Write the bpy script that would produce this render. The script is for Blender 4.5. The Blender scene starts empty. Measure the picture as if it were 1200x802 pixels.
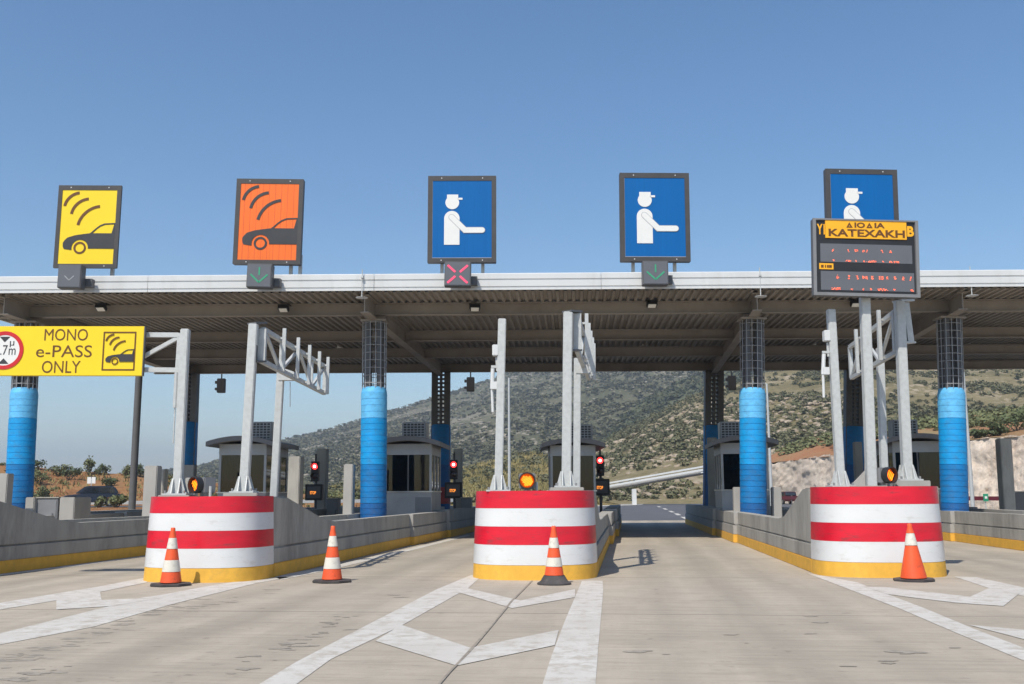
import bpy, bmesh, math, random
import numpy as np
from mathutils import Vector, Matrix, noise
random.seed(7); np.random.seed(7)
sc = bpy.context.scene
C = sc.collection
R = math.radians
PI = math.pi

# ------------------------------------------------------------------ camera
CAMH = 1.3
FPX, UC, VC = 1200.0, 600.0, 401.0
PITCH, ROLL = R(8.48), R(0.3)
F_ = Vector((0, math.cos(PITCH), math.sin(PITCH)))
U0 = Vector((0, -math.sin(PITCH), math.cos(PITCH)))
R0 = Vector((1, 0, 0))
R_ = R0 * math.cos(ROLL) - U0 * math.sin(ROLL)
U_ = R0 * math.sin(ROLL) + U0 * math.cos(ROLL)
EYE = Vector((0, 0, CAMH))
cd = bpy.data.cameras.new('camera'); cam = bpy.data.objects.new('camera', cd); C.objects.link(cam)
cd.sensor_width = 36; cd.lens = 36; cd.clip_end = 6000; cd.clip_start = 0.05
m = Matrix((R_, U_, -F_)).transposed().to_4x4(); m.translation = EYE
cam.matrix_world = m
sc.camera = cam

def ray(u, v):
    return F_ + R_ * ((u - UC) / FPX) + U_ * (-(v - VC) / FPX)
def P(u, v, Y):
    d = ray(u, v); return EYE + d * (Y / d.y)
def H(u, v, z=0.0):
    d = ray(u, v); return EYE + d * ((z - CAMH) / d.z)
def G(u, v): return H(u, v, 0.0)
def hz(u): return 580 - (u - 600) * math.tan(ROLL)

# ------------------------------------------------------------------ materials
def nodes(name):
    m = bpy.data.materials.new(name); m.use_nodes = True
    nt = m.node_tree; b = nt.nodes['Principled BSDF']
    return m, nt, b
def N(nt, t, **kw):
    n = nt.nodes.new(t)
    for k, v in kw.items():
        if k.startswith('i_'): n.inputs[k[2:].replace('_', ' ')].default_value = v
        else: setattr(n, k, v)
    return n
def rgba(c): return (c[0], c[1], c[2], 1)
def ramp(nt, fac, stops):
    r = N(nt, 'ShaderNodeValToRGB'); e = r.color_ramp.elements
    while len(e) > 1: e.remove(e[-1])
    e[0].position = stops[0][0]; e[0].color = rgba(stops[0][1])
    for p, c in stops[1:]:
        x = e.new(p); x.color = rgba(c)
    nt.links.new(fac, r.inputs[0]); return r.outputs[0]
def tex(nt, kind='Object', scale=None, rot=None):
    tc = N(nt, 'ShaderNodeTexCoord'); mp = N(nt, 'ShaderNodeMapping')
    if scale: mp.inputs['Scale'].default_value = scale
    if rot: mp.inputs['Rotation'].default_value = rot
    nt.links.new(tc.outputs[kind], mp.inputs['Vector']); return mp.outputs[0]
def noi(nt, vec, scale, detail=5, rough=.6):
    n = N(nt, 'ShaderNodeTexNoise'); n.inputs['Scale'].default_value = scale
    n.inputs['Detail'].default_value = detail; n.inputs['Roughness'].default_value = rough
    nt.links.new(vec, n.inputs['Vector']); return n.outputs['Fac']
def mixc(nt, fac, a, b, mode='MIX'):
    x = N(nt, 'ShaderNodeMix', data_type='RGBA', blend_type=mode)
    for s, val in ((0, fac), (6, a), (7, b)):
        if isinstance(val, (int, float)): x.inputs[s].default_value = val
        elif isinstance(val, tuple): x.inputs[s].default_value = rgba(val)
        else: nt.links.new(val, x.inputs[s])
    return x.outputs[2]
def math_(nt, op, a, b=None, c=None):
    x = N(nt, 'ShaderNodeMath', operation=op)
    for i, val in enumerate((a, b, c)):
        if val is None: continue
        if isinstance(val, (int, float)): x.inputs[i].default_value = val
        else: nt.links.new(val, x.inputs[i])
    return x.outputs[0]
def bump(nt, b, h, strength=.3, dist=.02):
    n = N(nt, 'ShaderNodeBump'); n.inputs['Strength'].default_value = strength; n.inputs['Distance'].default_value = dist
    nt.links.new(h, n.inputs['Height']); nt.links.new(n.outputs[0], b.inputs['Normal'])

def mat(name, col, rough=.6, metal=0.0, var=.15, scale=3.0, bmp=.0, bscale=40, spec=.5, dirt=None, dscale=1.2, dthr=(.5, .75), stretch=None):
    """painted / weathered surface: base colour, mottling and optional dirt stains"""
    m, nt, b = nodes(name)
    vec = tex(nt, 'Object', stretch)
    f = noi(nt, vec, scale)
    lo = tuple(c * (1 - var) for c in col); hi = tuple(min(1, c * (1 + var)) for c in col)
    c = ramp(nt, f, [(.3, lo), (.7, hi)])
    if dirt:
        d = noi(nt, tex(nt, 'Object', stretch), dscale, 8, .7)
        df = ramp(nt, d, [(dthr[0], (0, 0, 0)), (dthr[1], (1, 1, 1))])
        c = mixc(nt, df, c, dirt)
    nt.links.new(c, b.inputs['Base Color'])
    b.inputs['Roughness'].default_value = rough; b.inputs['Metallic'].default_value = metal
    b.inputs['Specular IOR Level'].default_value = spec
    if bmp: bump(nt, b, noi(nt, vec, bscale, 4), bmp, .01)
    return m
def emit(name, col, strength, base=None):
    m, nt, b = nodes(name)
    b.inputs['Base Color'].default_value = rgba(base or col)
    b.inputs['Emission Color'].default_value = rgba(col); b.inputs['Emission Strength'].default_value = strength
    b.inputs['Roughness'].default_value = .25
    return m

M = {}
M['concrete'] = mat('concrete', (.37, .35, .31), .85, var=.16, scale=2.2, bmp=.3, bscale=60, dirt=(.19, .18, .16), dscale=1.6, dthr=(.47, .74), stretch=(1, 1, .3))
M['concrete_pale'] = mat('concrete_pale', (.36, .345, .32), .85, var=.14, scale=4, bmp=.25, bscale=70, dirt=(.22, .21, .19), dscale=2.0, dthr=(.5, .85), stretch=(1, 1, .35))
M['yellow_kerb'] = mat('yellow_kerb', (.72, .40, .05), .7, var=.1, scale=5, bmp=.15, dirt=(.45, .28, .07), dscale=4.5, dthr=(.56, .85))
M['red_band'] = mat('red_band', (.62, .006, .024), .32, var=.12, scale=3, dirt=(.30, .035, .04), dscale=7, dthr=(.55, .72), stretch=(.6, .6, 2.2))
M['white_band'] = mat('white_band', (.66, .67, .67), .3, var=.03, scale=2.5, dirt=(.50, .49, .46), dscale=7, dthr=(.55, .78), stretch=(.6, .6, 2.0))
M['galv'] = mat('galvanised_steel', (.50, .515, .51), .55, .15, var=.08, scale=14, bmp=.05, dirt=(.41, .42, .41), dscale=11, dthr=(.5, .75))
M['bolt'] = mat('bolt_steel', (.3, .3, .3), .5, .5)
M['white_metal'] = mat('white_metal', (.62, .63, .63), .4, var=.04, scale=.6, dirt=(.5, .5, .48), dscale=1.5, dthr=(.5, .85), stretch=(1, 1, .15))
M['canopy_steel'] = mat('canopy_steel', (.31, .275, .24), .7, var=.12, scale=1.2, dirt=(.22, .19, .16), dscale=.7)
M['deck'] = mat('deck_sheet', (.32, .285, .245), .6, .0, var=.18, scale=.5, dirt=(.22, .185, .15), dscale=.4)
M['roof_top'] = mat('roof_top', (.45, .45, .44), .6, var=.1)
M['dark_steel'] = mat('dark_steel', (.10, .10, .105), .55, .2, var=.15, scale=4)
M['wire'] = mat('wire_mesh', (.36, .37, .39), .5, .4, var=.1)
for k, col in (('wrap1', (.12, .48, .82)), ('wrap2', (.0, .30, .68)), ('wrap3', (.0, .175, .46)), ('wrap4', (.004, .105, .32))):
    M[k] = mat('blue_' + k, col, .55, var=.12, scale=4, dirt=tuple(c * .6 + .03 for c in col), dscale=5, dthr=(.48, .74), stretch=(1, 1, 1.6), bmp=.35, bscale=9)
M['wrapred'] = mat('wrap_red', (.4, .05, .05), .5)
M['frame'] = mat('sign_frame', (.06, .056, .055), .5, .1, var=.12, scale=3)
M['sign_yellow'] = mat('sign_yellow', (.86, .62, .012), .45, var=.03, scale=2)
M['sign_orange'] = mat('sign_orange', (.86, .16, .012), .45, var=.05, scale=2, dirt=(.7, .13, .01), dscale=5, dthr=(.5, .8), stretch=(4, 1, .15))
M['sign_blue'] = mat('sign_blue', (.0, .115, .37), .6, var=.04, scale=2, spec=.2, dirt=(.0, .10, .32), dscale=5, dthr=(.5, .8), stretch=(4, 1, .15))
M['sign_white'] = mat('sign_white', (.74, .74, .72), .45, var=.03)
M['ink'] = mat('ink_dark', (.035, .036, .04), .5)
M['ink_brown'] = mat('ink_brown', (.13, .05, .008), .5)
M['ink_grey'] = mat('ink_grey', (.35, .36, .38), .5)
M['sign_red'] = mat('sign_red', (.55, .015, .02), .45)
M['black'] = mat('black_plastic', (.018, .018, .02), .45, var=.2)
M['grey_box'] = mat('grey_cabinet', (.20, .205, .215), .55, var=.1, scale=2, dirt=(.14, .14, .14), dscale=2)
M['charcoal'] = mat('charcoal_metal', (.11, .11, .115), .5, .1, var=.1)
M['booth'] = mat('booth_panel', (.33, .335, .345), .45, .2, var=.08, scale=1.5, dirt=(.25, .25, .25), dscale=1.2)
M['booth_roof'] = mat('booth_roof', (.15, .145, .15), .5, .1, var=.1)
M['steel_bright'] = mat('stainless', (.5, .5, .5), .28, .8, var=.1)
M['amber_panel'] = mat('amber_panel', (.9, .43, .012), .45, var=.04)
M['screen'] = mat('led_screen', (.12, .125, .14), .35, var=.05)
M['led'] = emit('led_red', (1, .25, .14), .38)
M['green_led'] = emit('led_green', (.04, .5, .25), .15, (.05, .25, .14))
M['red_led'] = emit('led_pink_red', (1, .09, .18), .24)
M['signal_red'] = emit('signal_red', (1, .03, .03), 4)
M['signal_core'] = emit('signal_core', (1, .55, .5), 5)
M['signal_dark'] = mat('signal_dark_lens', (.05, .02, .02), .2)
M['amber_lit'] = emit('amber_lit', (1, .25, .01), 1.8)
M['amber_lens'] = emit('amber_lens', (.8, .12, .005), .35)
M['stop_led'] = emit('stop_led', (1, .3, .04), 1.3)
M['orange'] = mat('cone_orange', (.78, .095, .022), .5, var=.12, scale=5, dirt=(.34, .07, .035), dscale=9, dthr=(.56, .74))
M['cone_white'] = mat('cone_white', (.66, .63, .55), .5, var=.06, dirt=(.36, .33, .28), dscale=11, dthr=(.54, .74))
M['rubber'] = mat('rubber', (.055, .05, .05), .8, var=.25, bmp=.2, dirt=(.14, .12, .11), dscale=5)
M['curtain'] = mat('curtain', (.5, .5, .52), .9, var=.1)
M['paint'] = None
M['lamp_glass'] = mat('lamp_glass', (.85, .83, .78), .2)
M['car_blue'] = mat('car_paint_dark_blue', (.05, .065, .10), .25, .55, var=.05)
M['car_red'] = mat('car_paint_red', (.06, .007, .009), .2, .2, var=.05)
M['car_glass'] = mat('car_glass', (.02, .025, .03), .06, spec=.8)
M['tyre'] = mat('tyre', (.02, .02, .02), .85)
M['trunk'] = mat('trunk', (.09, .065, .045), .9)
M['green_sign'] = mat('green_sign', (.015, .26, .14), .5)
M['dark_red'] = mat('barrier_red', (.14, .012, .02), .5)

def glass_mat():
    m, nt, b = nodes('booth_glass')
    out = nt.nodes['Material Output']; nt.nodes.remove(b)
    tr = N(nt, 'ShaderNodeBsdfTransparent'); tr.inputs[0].default_value = (.2, .22, .24, 1)
    gl = N(nt, 'ShaderNodeBsdfGlossy'); gl.inputs['Roughness'].default_value = .03
    fr = N(nt, 'ShaderNodeFresnel'); fr.inputs[0].default_value = 1.5
    mx = N(nt, 'ShaderNodeMixShader')
    nt.links.new(fr.outputs[0], mx.inputs[0]); nt.links.new(tr.outputs[0], mx.inputs[1]); nt.links.new(gl.outputs[0], mx.inputs[2])
    nt.links.new(mx.outputs[0], out.inputs[0]); return m
M['glass'] = glass_mat()

TH = math.atan(.112)                      # lane direction, turned right of the view axis
def lane_tex(nt):
    return tex(nt, 'Object', rot=(0, 0, TH))  # object coords -> lane coords

def pavement_mat(name, base, dark, pale, joints=True):
    m, nt, b = nodes(name)
    v = lane_tex(nt)
    big = noi(nt, v, .22, 6, .65)
    c = ramp(nt, big, [(.3, dark), (.5, base), (.72, pale)])
    mo = noi(nt, v, 1.3, 8, .72)
    c = mixc(nt, math_(nt, 'MULTIPLY', ramp(nt, mo, [(.42, (0, 0, 0)), (.62, (1, 1, 1))]), .5), c, dark)
    # streaks worn along the driving direction
    mp = N(nt, 'ShaderNodeMapping'); mp.inputs['Scale'].default_value = (1.5, .10, 1); nt.links.new(v, mp.inputs[0])
    st = noi(nt, mp.outputs[0], 1.6, 6, .65)
    sf = ramp(nt, st, [(.45, (0, 0, 0)), (.75, (1, 1, 1))])
    c = mixc(nt, math_(nt, 'MULTIPLY', sf, .7), c, dark)
    # broom lines across
    mp2 = N(nt, 'ShaderNodeMapping'); mp2.inputs['Scale'].default_value = (.35, 5, 1); nt.links.new(v, mp2.inputs[0])
    br = noi(nt, mp2.outputs[0], 2.2, 5, .7)
    c = mixc(nt, math_(nt, 'MULTIPLY', ramp(nt, br, [(.4, (0, 0, 0)), (.7, (1, 1, 1))]), .45), c, pale)
    mp4 = N(nt, 'ShaderNodeMapping'); mp4.inputs['Scale'].default_value = (.22, 3.2, 1); nt.links.new(v, mp4.inputs[0])
    b2 = noi(nt, mp4.outputs[0], 3.1, 6, .75)
    c = mixc(nt, math_(nt, 'MULTIPLY', ramp(nt, b2, [(.5, (0, 0, 0)), (.7, (1, 1, 1))]), .6), c, tuple(x * .85 for x in dark))
    fine = noi(nt, v, 26, 4, .7)
    c = mixc(nt, math_(nt, 'MULTIPLY', ramp(nt, fine, [(.5, (0, 0, 0)), (.75, (1, 1, 1))]), .35), c, dark)
    # spalled, scuffed flecks
    mp3 = N(nt, 'ShaderNodeMapping'); mp3.inputs['Scale'].default_value = (1.3, 3.2, 1); nt.links.new(v, mp3.inputs[0])
    fl = noi(nt, mp3.outputs[0], 3.4, 7, .75); zone = noi(nt, v, .35, 3, .5)
    ff = math_(nt, 'MULTIPLY', ramp(nt, fl, [(.585, (0, 0, 0)), (.66, (1, 1, 1))]), ramp(nt, zone, [(.42, (0, 0, 0)), (.6, (1, 1, 1))]))
    c = mixc(nt, math_(nt, 'MULTIPLY', ff, .8), c, tuple(x * .5 for x in dark))
    if joints:
        sep = N(nt, 'ShaderNodeSeparateXYZ'); nt.links.new(v, sep.inputs[0])
        # oil drip band and tyre tracks along each lane
        dd = math_(nt, 'MULTIPLY', math_(nt, 'SUBTRACT', math_(nt, 'FRACT', math_(nt, 'ADD', math_(nt, 'DIVIDE', math_(nt, 'SUBTRACT', sep.outputs[0], 1.25), 5.32), .5)), .5), 5.32)
        ad = math_(nt, 'ABSOLUTE', math_(nt, 'ADD', dd, math_(nt, 'MULTIPLY', math_(nt, 'SUBTRACT', noi(nt, v, .5, 3), .5), .5)))
        oil = math_(nt, 'MAXIMUM', math_(nt, 'SUBTRACT', 1., math_(nt, 'DIVIDE', ad, .5)), 0.)
        trk = math_(nt, 'MAXIMUM', math_(nt, 'SUBTRACT', 1., math_(nt, 'DIVIDE', math_(nt, 'ABSOLUTE', math_(nt, 'SUBTRACT', ad, .9)), .42)), 0.)
        wear = math_(nt, 'MULTIPLY', math_(nt, 'ADD', math_(nt, 'MULTIPLY', oil, .5), math_(nt, 'MULTIPLY', trk, .32)), math_(nt, 'ADD', .25, big))
        c = mixc(nt, wear, c, tuple(x * .6 for x in dark))
        spots = noi(nt, v, 4.5, 3, .5)
        c = mixc(nt, math_(nt, 'MULTIPLY', math_(nt, 'MULTIPLY', ramp(nt, spots, [(.66, (0, 0, 0)), (.72, (1, 1, 1))]), math_(nt, 'ADD', oil, trk)), .55), c, tuple(x * .4 for x in dark))
        wob = math_(nt, 'MULTIPLY', math_(nt, 'SUBTRACT', noi(nt, v, 3, 4), .5), .06)
        yy = math_(nt, 'ADD', sep.outputs[1], wob)
        fy = math_(nt, 'ABSOLUTE', math_(nt, 'SUBTRACT', math_(nt, 'FRACT', math_(nt, 'DIVIDE', math_(nt, 'ADD', yy, .9), 5.0)), .5))
        jy = math_(nt, 'LESS_THAN', fy, .0038)
        c = mixc(nt, math_(nt, 'MULTIPLY', jy, .75), c, tuple(x * .45 for x in dark))
    nt.links.new(c, b.inputs['Base Color']); b.inputs['Roughness'].default_value = .85
    bump(nt, b, fine, .25, .01)
    return m
M['pavement'] = pavement_mat('plaza_concrete', (.425, .368, .29), (.30, .26, .205), (.475, .418, .335))
M['asphalt'] = pavement_mat('asphalt', (.10, .10, .108), (.075, .075, .08), (.125, .125, .13), False)
M['spall'] = mat('spalled_concrete', (.285, .252, .207), .95, var=.25, scale=12)
M['joint'] = mat('joint_sealant', (.27, .235, .19), .8, var=.3, scale=8)

def paint_mat():
    m, nt, b = nodes('road_paint')
    v = lane_tex(nt)
    f = noi(nt, v, 5, 8, .75); g = noi(nt, v, .8, 4)
    c = ramp(nt, g, [(.3, (.50, .47, .42)), (.7, (.60, .575, .53))])
    w = ramp(nt, math_(nt, 'ADD', f, math_(nt, 'MULTIPLY', g, .25)), [(.60, (0, 0, 0)), (.76, (1, 1, 1))])
    c = mixc(nt, math_(nt, 'MULTIPLY', w, .85), c, (.38, .34, .28))
    nt.links.new(c, b.inputs['Base Color']); b.inputs['Roughness'].default_value = .75
    bump(nt, b, noi(nt, v, 40), .2, .008)
    return m
M['paint'] = paint_mat()

def soil_mat(name, stops, s1=.08, s2=1.2, rocky=0., rock=(.5, .47, .42), rs=.35, thr=(.55, .62)):
    m, nt, b = nodes(name)
    v = tex(nt, 'Object')
    f = math_(nt, 'ADD', math_(nt, 'MULTIPLY', noi(nt, v, s1, 6, .65), .6), math_(nt, 'MULTIPLY', noi(nt, v, s2, 6, .7), .4))
    c = ramp(nt, f, stops)
    if rocky:
        r = noi(nt, v, rs, 6, .75); z = noi(nt, v, rs * .08, 3)
        k = math_(nt, 'ADD', r, math_(nt, 'MULTIPLY', math_(nt, 'SUBTRACT', z, .5), .7))
        c = mixc(nt, math_(nt, 'MULTIPLY', ramp(nt, k, [(thr[0], (0, 0, 0)), (thr[1], (1, 1, 1))]), rocky), c, rock)
    nt.links.new(c, b.inputs['Base Color']); b.inputs['Roughness'].default_value = .95
    b.inputs['Specular IOR Level'].default_value = .1
    bump(nt, b, noi(nt, v, s2 * 3, 6, .75), .8, .3)
    return m
M['ground'] = soil_mat('dry_ground', [(.35, (.16, .12, .075)), (.5, (.26, .2, .12)), (.65, (.3, .26, .16))], .1, 2)
M['bank'] = soil_mat('red_bank', [(.38, (.17, .09, .04)), (.5, (.34, .16, .07)), (.6, (.36, .21, .095)), (.7, (.28, .22, .11))], .2, 1.6)
M['farhill'] = soil_mat('far_hillside', [(.35, (.07, .075, .04)), (.5, (.10, .10, .058)), (.65, (.16, .145, .095))], .02, .4, .6, (.29, .26, .21), .2, (.57, .67))
M['midhill'] = soil_mat('mid_hillside', [(.35, (.06, .07, .04)), (.5, (.09, .10, .055)), (.65, (.16, .15, .09))], .02, .3, .3, (.3, .28, .24), .16, (.62, .68))
M['nearhill'] = soil_mat('near_hillside', [(.35, (.12, .105, .05)), (.5, (.19, .16, .085)), (.65, (.27, .225, .135))], .04, .6, .7, (.42, .345, .255), .45, (.55, .66))
M['drygrass'] = soil_mat('dry_grass_hill', [(.35, (.13, .12, .045)), (.5, (.26, .2, .085)), (.65, (.34, .26, .13))], .05, .9)
M['rockcut'] = soil_mat('rock_cut', [(.32, (.62, .46, .34)), (.44, (.72, .59, .47)), (.6, (.78, .67, .55)), (.78, (.62, .38, .24))], .16, 1.4, .55, (.40, .28, .2), 2.6, (.6, .68))
M['redsoil'] = soil_mat('red_soil_bench', [(.36, (.34, .14, .07)), (.5, (.36, .19, .1)), (.6, (.3, .24, .12)), (.7, (.24, .22, .11))], .06, 1.0)
M['bluehill'] = mat('distant_range', (.10, .13, .14), .95, var=.15, scale=.01)

def leaf_mat(name, a, b_, s=.6):
    m, nt, b = nodes(name)
    f = noi(nt, tex(nt, 'Object'), s, 3, .6)
    g = N(nt, 'ShaderNodeObjectInfo')
    c = ramp(nt, f, [(.3, a), (.7, b_)])
    nt.links.new(c, b.inputs['Base Color']); b.inputs['Roughness'].default_value = .7
    b.inputs['Specular IOR Level'].default_value = .25
    return m
M['scrub_far'] = leaf_mat('scrub_far', (.083, .085, .042), (.14, .132, .074), .05)
M['scrub_mid'] = leaf_mat('scrub_mid', (.06, .07, .034), (.108, .112, .056), .08)
M['scrub_near'] = leaf_mat('scrub_near', (.085, .092, .045), (.165, .158, .085), .15)
M['leaf_dark'] = leaf_mat('leaf_dark', (.065, .085, .038), (.125, .15, .07), 2)
M['leaf_olive'] = leaf_mat('leaf_olive', (.10, .115, .05), (.19, .20, .09), 2)
M['leaf_dry'] = leaf_mat('leaf_dry', (.17, .15, .06), (.3, .25, .1), 1.0)
M['boulder'] = soil_mat('boulder', [(.35, (.29, .23, .165)), (.5, (.42, .345, .26)), (.68, (.48, .41, .32))], .2, 2)
M['far_rock'] = soil_mat('far_rock', [(.35, (.22, .195, .155)), (.5, (.30, .27, .215)), (.68, (.36, .32, .26))], .2, 2)

# ------------------------------------------------------------------ mesh builder
class MB:
    def __init__(s): s.v = []; s.f = []
    def add(s, vs, fs):
        o = len(s.v); s.v += [tuple(p) for p in vs]; s.f += [tuple(i + o for i in f) for f in fs]; return s
    def box(s, x0, x1, y0, y1, z0, z1, mx=None):
        vs = [Vector(p) for p in ((x0, y0, z0), (x1, y0, z0), (x1, y1, z0), (x0, y1, z0), (x0, y0, z1), (x1, y0, z1), (x1, y1, z1), (x0, y1, z1))]
        if mx: vs = [mx @ p for p in vs]
        return s.add(vs, [(0, 3, 2, 1), (4, 5, 6, 7), (0, 1, 5, 4), (1, 2, 6, 5), (2, 3, 7, 6), (3, 0, 4, 7)])
    def beam(s, p0, p1, w, h=None, ref=(0, 0, 1)):
        h = h or w; p0 = Vector(p0); p1 = Vector(p1); d = (p1 - p0).normalized()
        ref = Vector(ref)
        if abs(d.dot(ref)) > .95: ref = Vector((0, 1, 0))
        x = d.cross(ref).normalized(); y = x.cross(d).normalized()
        vs = []
        for p in (p0, p1):
            for a, b in ((-1, -1), (1, -1), (1, 1), (-1, 1)): vs.append(p + x * (a * w / 2) + y * (b * h / 2))
        return s.add(vs, [(3, 2, 1, 0), (4, 5, 6, 7), (0, 1, 5, 4), (1, 2, 6, 5), (2, 3, 7, 6), (3, 0, 4, 7)])
    def tube(s, p0, p1, r, r1=None, n=10, caps=True):
        r1 = r if r1 is None else r1
        p0 = Vector(p0); p1 = Vector(p1); d = (p1 - p0).normalized()
        ref = Vector((0, 0, 1)) if abs(d.z) < .95 else Vector((0, 1, 0))
        x = d.cross(ref).normalized(); y = x.cross(d)
        vs = [p + (x * math.cos(2 * PI * i / n) + y * math.sin(2 * PI * i / n)) * q for p, q in ((p0, r), (p1, r1)) for i in range(n)]
        fs = [(i, (i + 1) % n, n + (i + 1) % n, n + i) for i in range(n)]
        if caps: fs += [tuple(range(n - 1, -1, -1)), tuple(range(n, 2 * n))]
        return s.add(vs, fs)
    def lathe(s, prof, n=24, c=(0, 0, 0), caps=True, mx=None):
        c = Vector(c); vs = [Vector((r * math.cos(2 * PI * i / n), r * math.sin(2 * PI * i / n), z)) for r, z in prof for i in range(n)]
        vs = [(mx @ p if mx else p) + c for p in vs]
        fs = [(k * n + i, k * n + (i + 1) % n, (k + 1) * n + (i + 1) % n, (k + 1) * n + i) for k in range(len(prof) - 1) for i in range(n)]
        if caps: fs += [tuple(range(n - 1, -1, -1)), tuple(range((len(prof) - 1) * n, len(prof) * n))]
        return s.add(vs, fs)
    def prism(s, poly, a, b, axis='y', mx=None):
        """poly in the two remaining axes, extruded from a to b along axis"""
        def mk(p, t): return Vector((t, p[0], p[1])) if axis == 'x' else Vector((p[0], t, p[1])) if axis == 'y' else Vector((p[0], p[1], t))
        n = len(poly); vs = [mk(p, a) for p in poly] + [mk(p, b) for p in poly]
        if mx: vs = [mx @ p for p in vs]
        return s.add(vs, [tuple(range(n - 1, -1, -1)), tuple(range(n, 2 * n))] + [(i, (i + 1) % n, n + (i + 1) % n, n + i) for i in range(n)])
    def strip(s, la, lb):
        n = len(la); return s.add(list(la) + list(lb), [(i, i + 1, n + i + 1, n + i) for i in range(n - 1)])
    def build(s, name, mt, parent=None, smooth=False, bevel=0, world=False):
        me = bpy.data.meshes.new(name); 
        vs = s.v
        if world and parent is not None:
            inv = MX[parent.name].inverted(); vs = [tuple(inv @ Vector(p)) for p in vs]
        me.from_pydata(vs, [], s.f)
        bm = bmesh.new(); bm.from_mesh(me)
        bmesh.ops.recalc_face_normals(bm, faces=bm.faces)
        if bevel: bmesh.ops.bevel(bm, geom=[e for e in bm.edges if e.is_manifold and e.calc_face_angle(0) > .5], offset=bevel, segments=2, affect='EDGES', clamp_overlap=True)
        bm.to_mesh(me); bm.free()
        if smooth:
            me.polygons.foreach_set('use_smooth', [True] * len(me.polygons))
            try: me.set_sharp_from_angle(angle=R(38))
            except Exception: pass
        me.materials.append(mt)
        o = bpy.data.objects.new(name, me); C.objects.link(o)
        if parent is not None: o.parent = parent
        return o
MX = {}
def thing(name, label, cat, loc=(0, 0, 0), rotz=0., group=None, roty=0.):
    o = bpy.data.objects.new(name, None); C.objects.link(o)
    o.location = loc; o.rotation_euler = (0, roty, rotz); o.empty_display_size = .2
    MX[o.name] = Matrix.Translation(Vector(loc)) @ Matrix.Rotation(rotz, 4, 'Z') @ Matrix.Rotation(roty, 4, 'Y')
    tag(o, label, cat, group); return o
def tag(o, label=None, cat=None, group=None, kind=None):
    if label: o['label'] = label
    if cat: o['category'] = cat
    if group: o['group'] = group
    if kind: o['kind'] = kind
    return o
def raw(name, V, Fc, mt, kind=None, smooth=False):
    me = bpy.data.meshes.new(name)
    V = np.asarray(V, np.float32); Fc = np.asarray(Fc, np.int32)
    k = Fc.shape[1]
    me.vertices.add(len(V)); me.vertices.foreach_set('co', V.ravel())
    me.loops.add(Fc.size); me.loops.foreach_set('vertex_index', Fc.ravel())
    me.polygons.add(len(Fc)); me.polygons.foreach_set('loop_start', np.arange(len(Fc), dtype=np.int32) * k)
    if smooth: me.polygons.foreach_set('use_smooth', np.ones(len(Fc), bool))
    me.update(calc_edges=True); me.validate()
    me.materials.append(mt)
    o = bpy.data.objects.new(name, me); C.objects.link(o)
    if kind: o['kind'] = kind
    return o
def text_mesh(body, name, mt, parent, x0, x1, z0, z1, y=-.012, bold=0.):
    cu = bpy.data.curves.new(name, 'FONT'); cu.body = body; cu.extrude = .0; cu.offset = bold; cu.resolution_u = 4
    t = bpy.data.objects.new('lettering_source', cu); C.objects.link(t)
    bpy.context.view_layer.update()
    me = bpy.data.meshes.new_from_object(t.evaluated_get(bpy.context.evaluated_depsgraph_get()))
    bpy.data.objects.remove(t); bpy.data.curves.remove(cu)
    xs = [v.co.x for v in me.vertices]; ys = [v.co.y for v in me.vertices]
    ax, bx, ay, by = min(xs), max(xs), min(ys), max(ys)
    for v in me.vertices:
        v.co = (x0 + (v.co.x - ax) / (bx - ax) * (x1 - x0), y, z0 + (v.co.y - ay) / (by - ay) * (z1 - z0))
    me.name = name; me.materials.clear(); me.materials.append(mt)
    o = bpy.data.objects.new(name, me); C.objects.link(o); o.parent = parent
    return o

# ------------------------------------------------------------------ ground, road, markings
raw('ground', [(-3000, -300, -.03), (3000, -300, -.03), (3000, 4000, -.03), (-3000, 4000, -.03)], [(0, 1, 2, 3)], M['ground'], 'structure')
ASPH_Y = 51.5
raw('plaza_pavement', [(-60, -40, 0), (60, -40, 0), (60, ASPH_Y, 0), (-60, ASPH_Y, 0)], [(0, 1, 2, 3)], M['pavement'], 'structure')
raw('asphalt_road', [(-60, ASPH_Y, -.002), (70, ASPH_Y, -.002), (85, 150, -.002), (-60, 150, -.002)], [(0, 1, 2, 3)], M['asphalt'], 'structure')

def mark(polys, name='road_marking', z=.004, mt='paint'):
    b = MB()
    for poly in polys:
        pts = [G(u, v) for u, v in poly]
        b.add([(p.x, p.y, z) for p in pts], [tuple(range(len(pts)))])
    o = b.build(name, M[mt]); o['kind'] = 'structure'; return o
# centre gore in front of the middle island
mark([[(553, 674), (562, 678), (548, 690), (470, 734), (388, 773), (330, 815), (283, 815), (348, 776), (440, 728), (512, 691)],
      [(682, 681), (706, 681), (707, 691), (704, 727), (701, 760), (697, 815), (632, 815), (646, 770), (662, 728), (674, 700)]])
mark([[(528, 692), (548, 690), (610, 704.5), (600, 713.5)],
      [(610, 704.5), (674, 691), (674, 700.5), (600, 713.5)],
      [(440, 752), (470, 733), (551, 760), (535, 781)],
      [(551, 760), (655, 739), (650, 757), (535, 781)]], z=.0058)
# left gore
mark([[(0, 743), (160, 703), (240, 688), (300, 678), (345, 676), (300, 684), (200, 709), (110, 735), (0, 756), (-80, 775), (-80, 760)],
      [(0, 707), (66, 696), (115, 688), (172, 677), (172, 683), (118, 694), (66, 704), (0, 715), (-60, 725), (-60, 716)]])
mark([[(66, 703), (117, 692), (119, 704), (160, 702), (210, 695), (185, 702), (130, 711), (66, 715)]], z=.0058)
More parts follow.
